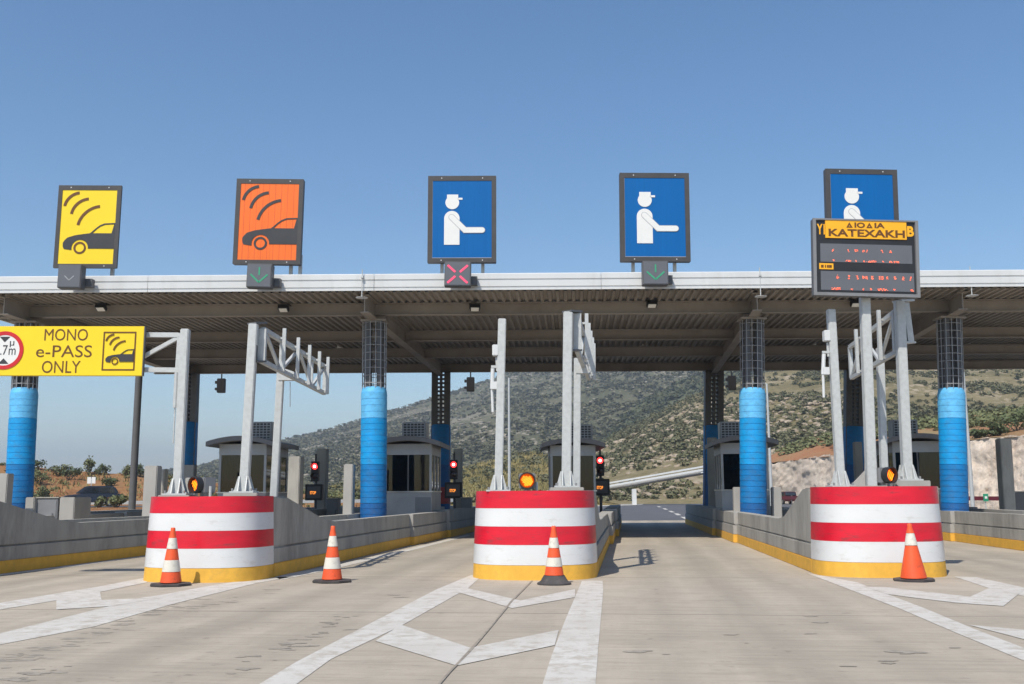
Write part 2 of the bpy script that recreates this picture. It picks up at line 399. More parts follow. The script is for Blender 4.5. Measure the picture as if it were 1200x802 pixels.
# right gore
mark([[(945, 672), (968, 676), (1005, 683), (1030, 693), (1085, 714), (1140, 737), (1200, 760), (1260, 785), (1260, 800), (1200, 775), (1120, 742), (1055, 714), (1000, 693)],
      [(1118, 676), (1145, 677), (1200, 689), (1260, 703), (1260, 712), (1200, 699), (1160, 690)]])
mark([[(1014, 688), (1040, 689), (1137, 700), (1163, 688), (1202, 690), (1176, 711), (1120, 707), (1070, 701), (1040, 697)],
      [(1135, 733), (1200, 739), (1260, 745), (1260, 757), (1200, 750)]], z=.0058)
# pale wear strips beside the kerbs
mark([[(320, 676), (400, 661), (480, 643), (548, 627), (551, 628), (480, 646), (400, 665), (330, 680)],
      [(172, 652), (90, 664), (0, 675), (-60, 682), (-60, 679), (0, 672), (90, 661), (172, 649)]], z=.004)
# dark bitumen joint running towards the middle island
j = MB()
pts = [G(u, v) for u, v in ((624, 681), (600, 705), (576, 735), (550, 765), (528, 788), (505, 815))]
la = [(p.x - .012 + random.uniform(-.007, .007), p.y, .008) for p in pts]; lb = [(p.x + .012 + random.uniform(-.007, .007), p.y, .008) for p in pts]
j.strip(la, lb).build('pavement_joint', M['joint'])['kind'] = 'structure'
j = MB()
pts = [G(u, v) for u, v in ((215, 688), (140, 699), (60, 719), (0, 730), (-60, 742))]
j.strip([(p.x, p.y - .012, .008) for p in pts], [(p.x, p.y + .012, .008) for p in pts]).build('pavement_joint', M['joint'])['kind'] = 'structure'
# spalls and scuffs in the worn concrete
b = MB(); rnd = random.Random(21)
lines = [((0, 778), (130, 738), 70, 7), ((110, 742), (215, 706), 40, 5), ((0, 800), (80, 782), 26, 5), ((200, 715), (330, 690), 22, 5), ((250, 795), (420, 720), 44, 9), ((380, 735), (400, 722), 12, 5), ((460, 700), (520, 690), 8, 4), ((740, 770), (980, 720), 16, 20), ((900, 790), (1190, 760), 14, 12)]
for (u0, v0), (u1, v1), n_, sp in lines:
    for _ in range(int(n_ * .55)):
        f = rnd.random(); u = u0 + (u1 - u0) * f + rnd.gauss(0, sp); v = v0 + (v1 - v0) * f + rnd.gauss(0, sp * .45)
        if not 684 < v < 815: continue
        p = G(u, v); r = rnd.uniform(.012, .05) * (1.6 if rnd.random() < .15 else 1); e_ = rnd.uniform(1.3, 3.2)
        n2_ = 9; a0 = rnd.uniform(-.3, .3)
        pts_ = []
        for k in range(n2_):
            a = 2 * PI * k / n2_; q = r * rnd.uniform(.55, 1.25); x, y = math.cos(a) * q * e_, math.sin(a) * q
            pts_.append((p.x + x * math.cos(a0) - y * math.sin(a0), p.y + x * math.sin(a0) + y * math.cos(a0), .0012 + len(b.f) * .000018))
        b.add(pts_, [tuple(range(n2_))])
b.build('pavement_spalls', M['spall'])['kind'] = 'structure'
# dashes and kerb line on the road beyond
b = MB()
for (u0, v0), (u1, v1) in (((808, 609.5), (800, 606)), ((796, 604), (792, 602)), ((789, 600.6), (785, 599)), ((781, 597.4), (778, 596)), ((774, 594.6), (771, 593.6))):
    p, q = G(u0, v0), G(u1, v1); w = .14
    b.add([(p.x - w, p.y, .004), (p.x + w, p.y, .004), (q.x + w, q.y, .004), (q.x - w, q.y, .004)], [(0, 1, 2, 3)])
b.build('lane_dashes', M['paint'])['kind'] = 'structure'
q = [G(u, v) for u, v in ((690, 591.5), (755, 590.2), (752, 591.8), (690, 593.8))]
MB().add([(p.x, p.y, .006) for p in q], [(0, 1, 2, 3)]).build('edge_line', M['paint'])['kind'] = 'structure'

# ------------------------------------------------------------------ toll islands
ISL = [(-15.0, 16.0), (-9.95, 16.0), (-4.96, 15.95), (.26, 16.05), (5.83, 16.15), (11.65, 16.3)]
NTOP = [1.3, 1.3, 1.3, 1.36, 1.40, 1.4]
ex = Vector((math.cos(TH), -math.sin(TH), 0)); ey = Vector((math.sin(TH), math.cos(TH), 0))
def isl(i, x, y, z=0): return Vector((ISL[i][0], ISL[i][1], 0)) + ex * x + ey * y + Vector((0, 0, z))
def iloc(i, p):
    d = Vector(p) - Vector((ISL[i][0], ISL[i][1], 0)); return (d.dot(ex), d.dot(ey), d.z)
HW = .95
HWS = [.95, .95, .975, .99, 1.01, .97]
def nose_outline(z, top, off=0., n=48, depth=.98, e=2.75, y1=1.05):
    s = 1 - .045 * z / top; sh = .05 * z
    pts = []
    for k in range(n + 1):
        a = PI - PI * k / n
        cx, sx = math.cos(a), math.sin(a)
        x = (HW * s + off) * math.copysign(abs(cx) ** (2 / e), cx)
        y = depth + sh - (depth + off) * abs(sx) ** (2 / e)
        pts.append((x, y))
    return [(pts[0][0], y1)] + pts + [(pts[-1][0], y1)]
def ring_band(z0, z1, top, off, thick=.02):
    b = MB(); zs = [z0, z1]
    outer = [[(x, y, z) for x, y in nose_outline(z, top, off)] for z in zs]
    inner = [[(x, y, z) for x, y in nose_outline(z, top, off - thick)] for z in zs]
    b.strip(outer[0], outer[1]); b.strip(inner[1], inner[0]); b.strip(outer[1], inner[1]); b.strip(inner[0], outer[0])
    return b
ISLAND_LABEL = [
    'grey concrete toll island at far left carrying a blue wrapped column',
    'grey concrete toll island with yellow kerb, left of the red striped noses',
    'toll island with red and white striped nose below the yellow hanging sign',
    'middle toll island with red and white striped nose facing the camera squarely',
    'toll island with striped nose below the amber message board',
    'toll island with yellow kerb, right of the message board island']
for i in range(6):
    top = NTOP[i]; HW = HWS[i]
    t = thing('toll_island', ISLAND_LABEL[i], 'toll island', (ISL[i][0], ISL[i][1], 0), -TH, 'toll islands across the plaza')
    bands = [(.225, .53, 'white'), (.53, .81, 'red'), (.81, 1.09, 'white'), (1.09, 1.36, 'red')]
    k = top / 1.36
    for z0, z1, c in bands:
        ring_band(z0 * k + .001, z1 * k - .001, top, .015).build(c + '_stripe', M[c + '_band'], t, smooth=True)
    ring_band(0, .222 * k, top, .012, .06).build('yellow_base', M['yellow_kerb'], t, smooth=True)
    b = MB(); lv = [.0, .5, top - .01]
    for z0, z1 in zip(lv[:-1], lv[1:]):
        b.strip([(x, y, z0) for x, y in nose_outline(z0, top, -.02, y1=1.75)], [(x, y, z1) for x, y in nose_outline(z1, top, -.02, y1=1.75)])
    o = nose_outline(top - .01, top, -.02, y1=1.75); b.add([(x, y, top - .01) for x, y in o], [tuple(range(len(o)))])
    b.add([(-.9, 1.75, 0), (.9, 1.75, 0), (.9, 1.75, top - .01), (-.9, 1.75, top - .01)], [(0, 1, 2, 3)])
    b.build('nose_core', M['concrete'], t, smooth=True)
    MB().box(-.72, .72, 1.76, 30, 0, .24).build('island_floor', M['concrete'], t)
    for s in (-1, 1):
        segs = [(1.06, 11.6, 0.0), (11.6, 16.6, .10), (16.6, 29.5, .2)]
        for n_, (y0, y1, of) in enumerate(segs):
            w = MB(); hw = HW + of
            def xs(a, b_): return (s * a, s * b_) if s > 0 else (s * b_, s * a)
            x0, x1 = xs(.72, hw)
            w.box(x0, x1, y0, y1 - .02, .221, .46)
            x0, x1 = xs(.72, hw - .045)
            w.box(x0, x1, y0, y1 - .02, .46, .485)
            x0, x1 = xs(.72, hw - .025)
            if n_ == 0:
                w.prism([(y0, .485), (y1 - .02, .485), (y1 - .02, .80), (4.6, .80), (3.9, .86), (1.75, top - .03), (y0, top - .03)], x0, x1, 'x')
            else:
                w.box(x0, x1, y0, y1 - .02, .485, .80 if n_ == 1 else .84)
            sh = -.012 if (s < 0 and i in (4, 5)) else 0.
            w.v = [(x + sh * max(0, y - 1), y, z) for x, y, z in w.v]
            w.build('barrier_wall', M['concrete'] if n_ == 0 else M['concrete_pale'], t, bevel=.008)
            x0, x1 = xs(.72, hw + .01)
            w = MB().box(x0, x1, y0, y1 - .02, 0, .22); w.v = [(x + sh * max(0, y - 1), y, z) for x, y, z in w.v]
            w.build('yellow_kerb', M['yellow_kerb'], t, bevel=.01)

# ------------------------------------------------------------------ canopy
ZT = 7.2
A = H(0, 324, ZT); B = H(1200, 316, ZT)
cdir = (B - A); cdir.z = 0; cdir.normalize()
YF = A.y
bdir = Vector((.06, 1, 0))
def can(x, y, z):
    """canopy coordinates: x metres along the fascia from the point straight ahead, y metres behind it"""
    o = Vector((0, A.y + (0 - A.x) / (B.x - A.x) * (B.y - A.y), 0))
    return o + cdir * x + bdir * y + Vector((0, 0, z))
XL, XR = -15.9, 26.0
ZD = 6.72
canopy = thing('toll_canopy', 'long flat canopy with white ribbed fascia spanning the toll lanes', 'canopy', tuple(can(0, 0, 0)))
DEP = 15.75
def cpoly(x0, x1, y0, y1, z0, z1, b):
    vs = [can(x, y, z) for z in (z0, z1) for x, y in ((x0, y0), (x1, y0), (x1, y1), (x0, y1))]
    b.add(vs, [(0, 3, 2, 1), (4, 5, 6, 7), (0, 1, 5, 4), (1, 2, 6, 5), (2, 3, 7, 6), (3, 0, 4, 7)]); return b
# fascia: ribbed profile, in lengths
prof = [(0.05, ZD + .02), (0, ZD + .02), (0, ZD + .075), (.025, ZD + .085), (.025, ZD + .11), (0, ZD + .12), (0, ZD + .28), (.025, ZD + .29), (.025, ZD + .315), (0, ZD + .325), (0, ZT - .02), (.02, ZT), (.12, ZT)]
b = MB(); xx = XL; jn = 0
while xx < XR - .01:
    x2 = min(xx + 6.1, XR)
    o = (jn % 2) * .004; jn += 1
    b.strip([can(xx + .006, y - o, z) for y, z in prof], [can(x2 - .006, y - o, z) for y, z in prof]); xx = x2
b.build('fascia', M['white_metal'], canopy, world=True)
b = MB(); cpoly(XL, XR, .13, DEP, ZD + .08, ZT - .03, b); b.build('roof_slab', M['roof_top'], canopy, world=True)
b = MB(); cpoly(XL - .06, XL - .002, 0, DEP, ZD - .04, ZT, b); cpoly(XL, XR, DEP + .002, DEP + .07, ZD - .06, ZT, b); b.build('edge_trim', M['white_metal'], canopy, world=True)
b = MB(); per = .22; x = XL + .02; la = []; 
while x < XR - .25:
    for dx, z in ((0, ZD + .07), (.09, ZD + .07), (.12, ZD), (.19, ZD)): la.append((x + dx, z))
    x += per
b.strip([can(x, .14, z) for x, z in la], [can(x, DEP - .02, z) for x, z in la]); b.build('roof_deck', M['deck'], canopy, world=True)
o0 = can(0, 0, 0).y
BY = [28.75 - o0, 33.7 - o0, 37.8 - o0, 42.45 - o0]
for y in BY:
    b = MB(); cpoly(XL, XR, y - .012, y + .012, ZD - .33, ZD - .002, b); cpoly(XL, XR, y - .11, y + .11, ZD - .352, ZD - .33, b); cpoly(XL, XR, y - .11, y + .11, ZD - .03, ZD - .004, b)
    b.build('cross_beam', M['canopy_steel'], canopy, world=True)
# columns, first and second row
COL1 = [(21, 455, 605), (437.5, 454, 612), (883, 455, 605), (1119, 455, 598)]
COL2 = [(216, 495), (516, 498), (835.5, 499), (1000, 500)]
Y1c, Y2c = 28.75, 42.4
topx = {21: 33, 437.5: 439, 883: 881, 1119: 1112}
bt = []
for (u, vt, vb), (u2, _) in zip(COL1, COL2):
    pa = P(topx[u], 372, Y1c); pb = P(u2 + (6 if u2 < 300 else 1), 440, Y2c)
    d = (pb - pa); d.z = 0
    p0 = pa - d * (1.35 / d.y); p1 = pb + d * (.1 / d.y)
    zb = ZD - .50
    g = MB(); side = Vector((d.y, -d.x, 0)).normalized()
    for hw, z0, z1 in ((.012, zb + .02, ZD - .003), (.13, zb, zb + .02), (.13, ZD - .035, ZD - .008)):
        vs = [p + side * (sx * hw) for p in (p0, p1) for sx in (-1, 1)]
        vs = [Vector((v.x, v.y, z)) for z in (z0, z1) for v in vs]
        g.add(vs, [(0, 1, 3, 2), (4, 6, 7, 5), (0, 4, 5, 1), (1, 5, 7, 3), (3, 7, 6, 2), (2, 6, 4, 0)])
    g.build('main_girder', M['canopy_steel'], canopy, world=True)
    bt.append((pa, pb))
COLLAB = ['blue wrapped canopy column behind the yellow hanging sign', 'blue wrapped canopy column with wire cage, left of the middle island',
          'blue wrapped canopy column with wire cage, left of the message board', 'blue wrapped canopy column right of the message board']
for ci, (u, vt, vb) in enumerate(COL1):
    base = P(u, vb, Y1c); zt = P(u, vt, Y1c).z; up = P(topx[u], 372, Y1c)
    lean = math.atan2(up.x - base.x, up.z - base.z)
    t = thing('canopy_column', COLLAB[ci], 'column', (base.x - math.tan(lean) * base.z, Y1c, 0), 0, 'front row of canopy columns', lean)
    r = .365; ztop = ZD - .50
    b = MB()
    for sx in (-1, 1):
        for sy in (-1, 1): b.box(sx * .17 - .075, sx * .17 + .075, sy * .17 - .075, sy * .17 + .075, .2, ztop - .03)
    b.build('steel_core', M['dark_steel'], t)
    MB().box(-.36, .36, -.3, .3, ztop - .05, ztop).build('cap_plate', M['canopy_steel'], t)
    cg = MB(); rc = .335
    for k in range(14):
        a = 2 * PI * k / 14; cg.tube((rc * math.cos(a), rc * math.sin(a), zt - .05), (rc * math.cos(a), rc * math.sin(a), ztop - .06), .011, n=5)
    zz = zt + .1
    while zz < ztop - .08:
        for k in range(14):
            a, c2 = 2 * PI * k / 14, 2 * PI * (k + 1) / 14
            cg.tube((rc * math.cos(a), rc * math.sin(a), zz), (rc * math.cos(c2), rc * math.sin(c2), zz), .010, n=5, caps=False)
        zz += .215
    cg.build('wire_cage', M['wire'], t)
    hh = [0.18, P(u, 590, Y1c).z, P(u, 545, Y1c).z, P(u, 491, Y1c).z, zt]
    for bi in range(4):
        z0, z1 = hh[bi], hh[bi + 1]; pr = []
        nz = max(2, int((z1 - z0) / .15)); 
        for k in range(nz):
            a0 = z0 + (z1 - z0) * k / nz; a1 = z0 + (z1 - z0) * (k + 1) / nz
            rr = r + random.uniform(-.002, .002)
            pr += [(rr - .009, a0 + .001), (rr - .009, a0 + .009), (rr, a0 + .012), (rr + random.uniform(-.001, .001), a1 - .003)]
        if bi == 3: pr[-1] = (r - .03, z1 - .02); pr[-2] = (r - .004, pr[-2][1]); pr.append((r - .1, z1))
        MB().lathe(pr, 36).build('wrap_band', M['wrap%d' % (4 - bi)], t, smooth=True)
for ci, (u, vt) in enumerate(COL2):
    base = P(u, 598, Y2c); zt = P(u, vt, Y2c).z; up = bt[ci][1]
    lab = ['shaded rear column behind the post of the yellow hanging sign', 'shaded rear column with dark blue wrap beside the booth left of the middle island',
           'shaded rear column behind the tall concrete post right of the open lane', 'shaded rear column behind the message board post'][ci]
    lean = math.atan2(up.x - base.x, up.z - base.z)
    t = thing('canopy_column', lab, 'column', (base.x - math.tan(lean) * base.z, Y2c, 0), 0, 'rear row of canopy columns', lean)
    b = MB(); ztop = ZD - .356
    b.box(-.38, -.14, -.2, .2, .1, ztop); b.box(.14, .38, -.2, .2, .1, ztop); b.box(-.05, .05, -.15, .15, .1, ztop)
    z = zt
    while z < ztop:
        b.box(-.16, .16, -.16, .16, z, z + .06); z += .17
    b.build('steel_core', M['dark_steel'], t)
    z1 = P(u, 545, Y2c).z
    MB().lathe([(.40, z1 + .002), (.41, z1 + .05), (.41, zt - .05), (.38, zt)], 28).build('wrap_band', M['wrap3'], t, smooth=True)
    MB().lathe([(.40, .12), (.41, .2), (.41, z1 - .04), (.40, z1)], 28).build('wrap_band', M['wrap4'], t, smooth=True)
    if ci == 1: MB().lathe([(.418, .95), (.418, 1.62)], 28).build('red_wrap_band', M['wrapred'], t, smooth=True)
# slim drain post by the left
pb_, pt_ = P(154, 607, 41), P(165, 400, 41)
t = thing('drain_post', 'slim dark grey post right of the yellow sign, standing under the canopy edge', 'post', (pb_.x, 41, 0))
MB().tube((pb_.x - .0, 41, 0), (pt_.x, 41, ZD - .05), .14, n=14).build('shaft', M['charcoal'], t, smooth=True, world=True)
MB().box(-.22, .22, -.22, .22, 0, .06).build('base_plate', M['charcoal'], t)

# ------------------------------------------------------------------ signs over the fascia
def sign_frame(name, label, cat, px, Y, group, depth=.16, fw=.115):
    """px: TL, TR, BR, BL pixel corners"""
    q = [P(u, v, Y) for u, v in px]
    c = sum(q, Vector()) / 4
    w = ((q[1] - q[0]).length + (q[2] - q[3]).length) / 2; h = ((q[0] - q[3]).length + (q[1] - q[2]).length) / 2
    upv = (q[0] + q[1] - q[2] - q[3]).normalized(); lean = math.atan2(upv.x, upv.z)
    t = thing(name, label, cat, tuple(c - upv * h / 2), 0, group, lean)
    return t, w, h
def disc(cx, cz, r, n=28, ry=None): return [(cx + r * math.cos(2 * PI * k / n), cz + (ry or r) * math.sin(2 * PI * k / n)) for k in range(n)]
def arcstroke(p0, pm, p1, w, n=14):
    """thick arc through three points, rounded ends"""
    (ax, ay), (bx, by), (cx, cy) = p0, pm, p1
    d = 2 * (ax * (by - cy) + bx * (cy - ay) + cx * (ay - by))
    ux = ((ax * ax + ay * ay) * (by - cy) + (bx * bx + by * by) * (cy - ay) + (cx * cx + cy * cy) * (ay - by)) / d
    uy = ((ax * ax + ay * ay) * (cx - bx) + (bx * bx + by * by) * (ax - cx) + (cx * cx + cy * cy) * (bx - ax)) / d
    r = math.hypot(ax - ux, ay - uy); a0 = math.atan2(ay - uy, ax - ux); a1 = math.atan2(cy - uy, cx - ux); am = math.atan2(by - uy, bx - ux)
    while a1 - a0 > PI: a1 -= 2 * PI
    while a0 - a1 > PI: a1 += 2 * PI
    A_ = [a0 + (a1 - a0) * k / n for k in range(n + 1)]
    return [(ux + (r + w / 2) * math.cos(a), uy + (r + w / 2) * math.sin(a)) for a in A_] + [(ux + (r - w / 2) * math.cos(a), uy + (r - w / 2) * math.sin(a)) for a in reversed(A_)]
def ringpoly(b, cx, cz, r0, r1, y0, y1, n=32):
    vs = []; fs = []
    for k in range(n):
        a = 2 * PI * k / n; c, s = math.cos(a), math.sin(a)
        vs += [(cx + r0 * c, y0, cz + r0 * s), (cx + r1 * c, y0, cz + r1 * s), (cx + r1 * c, y1, cz + r1 * s), (cx + r0 * c, y1, cz + r0 * s)]
    for k in range(n):
        a, d = 4 * k, 4 * ((k + 1) % n)
        fs += [(a, a + 1, d + 1, d), (a + 1, a + 2, d + 2, d + 1), (a + 3, a, d, d + 3)]
    b.add(vs, fs)
def car_icon(t, x0, z0, w, h, y, ink, ink2, bgwheel=True, name='car_symbol'):
    def q(u, v): return (x0 + u * w, z0 + (1 - v) * h)
    b = MB()
    for s in (((.054, .216), (.125, .108), (.31, .037)), ((.187, .324), (.28, .19), (.485, .119)), ((.32, .475), (.437, .315), (.70, .22))):
        b.prism(arcstroke(*[q(*p) for p in s], .05 * w), y - .006, y + .004)
    b.build('wave_symbol', M[ink2], t)
    b = MB()
    wc = q(.38, .785); wr = .15 * w
    body = [q(.068, .72), q(.095, .685), q(.145, .648), q(.28, .616), q(.42, .60), q(.555, .587), q(.6, .586), q(.94, .586), q(.97, .53), q(.985, .47), q(.93, .462), q(.81, .468), q(.74, .49), q(.66, .528), q(.565, .583), q(.55, .585), q(.65, .515), q(.73, .475), q(.80, .453), q(.92, .446), q(1.0, .446), q(1.0, .795)]
    # split: body plate with wheel arch, then thin roof line
    arch = [(wc[0] + wr * math.cos(a), wc[1] + wr * math.sin(a)) for a in [R(-5) + R(190) * k / 16 for k in range(17)]]
    low = [q(.068, .72), q(.095, .685), q(.145, .648), q(.28, .616), q(.42, .60), q(.555, .587), q(1.0, .587), q(1.0, .795)] + arch + [q(.23, .815), q(.09, .80), q(.07, .765)]
    b.prism(low, y - .006, y + .004)
    b.prism([q(.555, .5865), q(.66, .515), q(.73, .476), q(.81, .453), q(1, .447), q(1, .463), q(.82, .470), q(.74, .493), q(.67, .531), q(.595, .5865)], y - .006, y + .004)
    b.prism([q(.945, .5865), q(.985, .463), q(1, .463), q(1, .5865)], y - .006, y + .004)
    b.build(name, M[ink], t)
    b = MB(); ringpoly(b, wc[0], wc[1], .078 * w, .113 * w, y - .006, y + .004); b.build('wheel_symbol', M[ink2], t)
def toll_icon(t, x0, z0, w, h, y):
    def q(u, v): return (x0 + u * w, z0 + (1 - v) * h)
    b = MB(); r = .116 * w; c = q(.335, .284)
    b.prism([(c[0] + r * math.cos(a), c[1] + r * math.sin(a)) for a in [R(140) + R(260) * k / 24 for k in range(25)]] + [q(.435, .255), q(.435, .18), q(.245, .18), q(.245, .255)], y - .006, y + .004)
    b.prism([q(.437, .222), q(.507, .222), q(.507, .247), q(.437, .247)], y - .006, y + .004)
    cx, cz = q(.33, .49); rx = .13 * w
    b.prism([q(.20, .83), q(.46, .83)] + [(cx + rx * math.cos(a), cz + rx * math.sin(a)) for a in [PI * k / 18 for k in range(19)]], y - .006, y + .004)
    b.build('clerk_symbol', M['sign_white'], t)
    def limb(pa, pb, pc, th, yy):
        pts = [Vector(q(*p)) for p in (pa, pb, pc)]; bb = []
        d0 = (pts[1] - pts[0]).normalized(); n0 = Vector((-d0.y, d0.x)); d1 = (pts[2] - pts[1]).normalized(); n1 = Vector((-d1.y, d1.x)); nm = (n0 + n1); nm = nm / nm.dot(n0)
        a0 = math.atan2(n0.y, n0.x); cap0 = [pts[0] + Vector((math.cos(a0 + PI * k / 8), math.sin(a0 + PI * k / 8))) * th for k in range(9)]
        a1 = math.atan2(-n1.y, -n1.x); cap1 = [pts[2] + Vector((math.cos(a1 + PI * k / 8), math.sin(a1 + PI * k / 8))) * th for k in range(9)]
        return [tuple(p) for p in cap0 + [pts[1] - nm * th] + cap1 + [pts[1] + nm * th]]
    MB().prism(limb((.325, .474), (.55, .642), (.84, .642), .053 * w, y), y - .008, y - .0065).build('arm_outline', M['ink_grey'], t)
    MB().prism(limb((.325, .474), (.55, .642), (.84, .642), .045 * w, y), y - .012, y - .0085).build('arm_symbol', M['sign_white'], t)
def lane_sign(label, px, Y, panel, kind, posts, dep=.17):
    t, w, h = sign_frame('lane_sign', label, 'lane sign', px, Y, 'lane signs on the canopy edge')
    fw = .055 * w * 1.2; fb = .05 * h
    MB().box(-w / 2, w / 2, .0, dep, 0, h).build('sign_box', M['frame'], t, bevel=.012)
    f = MB()
    f.box(-w / 2, -w / 2 + fw, -.03, -.002, 0, h); f.box(w / 2 - fw, w / 2, -.03, -.002, 0, h)
    f.box(-w / 2 + fw, w / 2 - fw, -.03, -.002, 0, fb); f.box(-w / 2 + fw, w / 2 - fw, -.03, -.002, h - fb * 1.15, h)
    f.build('sign_frame', M['frame'], t)
    bo = MB()
    for x in (-.3 * w, .3 * w):
        for z in (fb * .5, h - fb * .55): bo.tube((x, -.037, z), (x, -.03, z), .016, n=8)
    bo.build('bolt', M['white_metal'], t)
    x0, x1, z0, z1 = -w / 2 + fw + .002, w / 2 - fw - .002, fb + .002, h - fb * 1.15 - .002
    MB().box(x0, x1, -.02, -.003, z0, z1).build('sign_panel', M[panel], t)
    if kind == 'man':
        toll_icon(t, x0, z0, x1 - x0, z1 - z0, -.025)
        # seam lines and thin pale edge of the sheet
        e = MB(); e.box(x0, x1, -.0215, -.0205, z0, z0 + .012); e.box(x0, x0 + .006, -.0215, -.0205, z0 + .013, z1); e.build('panel_edge', M['ink_grey'], t)
    else: car_icon(t, x0, z0, x1 - x0, z1 - z0, -.025, 'ink', 'ink_brown' if kind == 'yellow' else 'ink')
    if kind == 'orange':
        s = MB(); rnd = random.Random(3)
        for k in range(9):
            xx = x0 + (k + .7) / 9.5 * (x1 - x0); s.box(xx, xx + .006, -.0208, -.0201, z0, z1)
        s.build('panel_seam', M['sign_red'], t)
    st = MB()
    for x in posts: st.box(x * w - .03, x * w + .03, dep + .001, .309, .1, .16)
    st.build('stay', M['galv'], t)
    for x in posts:
        MB().box(x * w - .045, x * w + .045, .31, .40, -.5, .35).build('support_post', M['galv'], t)
    return t
YS = A.y + .08
lane_sign('yellow sign with a dark car and radio waves on the canopy edge', [(69.3, 217.8), (143.5, 217.8), (136.8, 314.6), (62.9, 314.6)], YS, 'sign_yellow', 'yellow', (.35,), .05)
lane_sign('orange sign with a dark car and radio waves on the canopy edge', [(277.8, 211), (356.3, 209.3), (352, 310.2), (272.7, 310)], YS, 'sign_orange', 'orange', (.32, .46))
lane_sign('blue sign of a toll clerk standing over the red cross signal', [(502, 207.2), (581.3, 206), (581.7, 308), (500.7, 308)], YS, 'sign_blue', 'man', (-.3, .3))
lane_sign('blue sign of a toll clerk above a green arrow signal', [(726, 204), (807, 202.3), (809.4, 306.6), (727, 307)], YS, 'sign_blue', 'man', (-.3, .3))
lane_sign('blue sign of a toll clerk half hidden behind the amber message board', [(966.5, 199), (1051, 198.5), (1054.5, 303), (970, 304)], YS, 'sign_blue', 'man', (-.3, .3))
# lane signals
def lane_signal(label, px, kind, rot=0.):
    t, w, h = sign_frame('lane_signal', label, 'lane signal', px, A.y - .62, 'lane signals on the canopy fascia')
    t.rotation_euler[2] = rot
    MB().box(-w / 2, w / 2, 0, .3, 0, h).build('housing', M['charcoal'], t, bevel=.015)
    MB().box(-w / 2 + .03, w / 2 - .03, -.006, -.001, .03, h - .03).build('face_panel', M['screen'], t)
    MB().box(w / 2 - .1, w / 2 + .16, .31, .52, h * .15, h * .5).build('mount_bracket', M['charcoal'], t)
    b = MB(); c = h * .48
    if kind == 'arrow':
        b.box(-.02, .02, -.012, -.007, c + .02, h - .1); 
        for s in (-1, 1): b.beam((0, -.0095, c - .17), (s * w * .34, -.0095, c + .04), .045, .005, (0, 1, 0))
        b.build('green_arrow', M['green_led'], t)
    elif kind == 'cross':
        for sx in (-1, 1):
            for sz in (-1, 1):
                b.beam((sx * .06, -.0095, c + sz * .055), (sx * w * .38, -.0095, c + sz * h * .36), .055, .005, (0, 1, 0))
        b.build('red_cross', M['red_led'], t)
    else:
        for s in (-1, 1): b.beam((0, -.0095, c - .1), (s * w * .2, -.0095, c + .02), .02, .005, (0, 1, 0))
        b.build('arrow_segments', M['ink_grey'], t)
lane_signal('blank grey signal box below the yellow car sign', [(68.5, 310), (96, 310), (94, 337.5), (66.5, 337.5)], 'blank', 0)
lane_signal('dim green arrow signal below the orange car sign', [(290, 309), (319, 309), (317.5, 337), (288, 337)], 'arrow')
lane_signal('red cross signal below a blue clerk sign', [(521, 307), (552, 306), (551.5, 335), (520.5, 335.5)], 'cross')
lane_signal('bright green arrow signal below a blue clerk sign', [(753, 306), (783, 305.5), (783.5, 333.5), (753.5, 334)], 'arrow')
# little disc aerials hung off the fascia
for u, v, lab in ((424, 349, 'small white disc hung from the fascia right of the orange sign'), (891.5, 347.5, 'small white disc hung from the fascia left of the message board'), (1139, 346.5, 'small white disc hung from the fascia right of the message board')):
    p = P(u, v, A.y - .14)
    t = thing('hanging_disc', lab, 'aerial', tuple(p), 0, 'discs hung from the canopy fascia')
    MB().lathe([(.16, -.012), (.165, 0), (.02, .015)], 18).build('disc', M['white_metal'], t, smooth=True)
    z1 = ZT + .1 - p.z
    MB().tube((0, 0, .01), (0, 0, z1), .013, n=8).build('rod', M['galv'], t)
    MB().box(-.03, .03, -.03, .13, ZT - .13 - p.z, ZT - .07 - p.z).build('clamp', M['galv'], t)
# floodlights under the beams
FL = [(118, 362, 0), (332, 363, 0), (556.5, 362, 0), (764, 358, 0), (1003, 357, 0), (398, 406, 2), (755.5, 403, 2), (955, 402.5, 2), (1138, 401, 2), (180, 407, 2)]
FLAB = ['floodlight on the first beam below the yellow car sign', 'floodlight on the first beam below the orange car sign', 'floodlight on the first beam below the red cross signal', 'floodlight on the first beam below the bright green arrow signal',
        'floodlight on the first beam behind the message board', 'floodlight deeper under the canopy, left of the second column', 'floodlight deeper under the canopy, right of the middle truss post', 'floodlight deeper under the canopy, left of the message board post', 'floodlight deeper under the canopy, behind the rightmost column', 'floodlight deeper under the canopy near the yellow hanging sign']
for (u, v, bi), lab in zip(FL, FLAB):
    Y = (28.75 if bi == 0 else 37.8) - .3
    p = P(u, v, Y)
    t = thing('floodlight', lab, 'floodlight', tuple(p), random.uniform(-.08, .08), 'floodlights under the canopy')
    mx = Matrix.Rotation(R(-25), 4, 'X')
    MB().box(-.14, .14, -.11, .11, -.02, .09, mx).build('housing', M['black'], t, bevel=.015)
    MB().box(-.11, .11, -.085, .085, -.028, -.021, mx).build('lamp_glass', M['lamp_glass'], t)
    b = MB(); zt = ZD - .34 - p.z + .012
    b.box(-.158, -.143, -.02, .02, .0, .14); b.box(.143, .158, -.02, .02, .0, .14); b.box(-.158, .158, -.02, .28, .14, .155)
    b.build('bracket', M['black'], t)

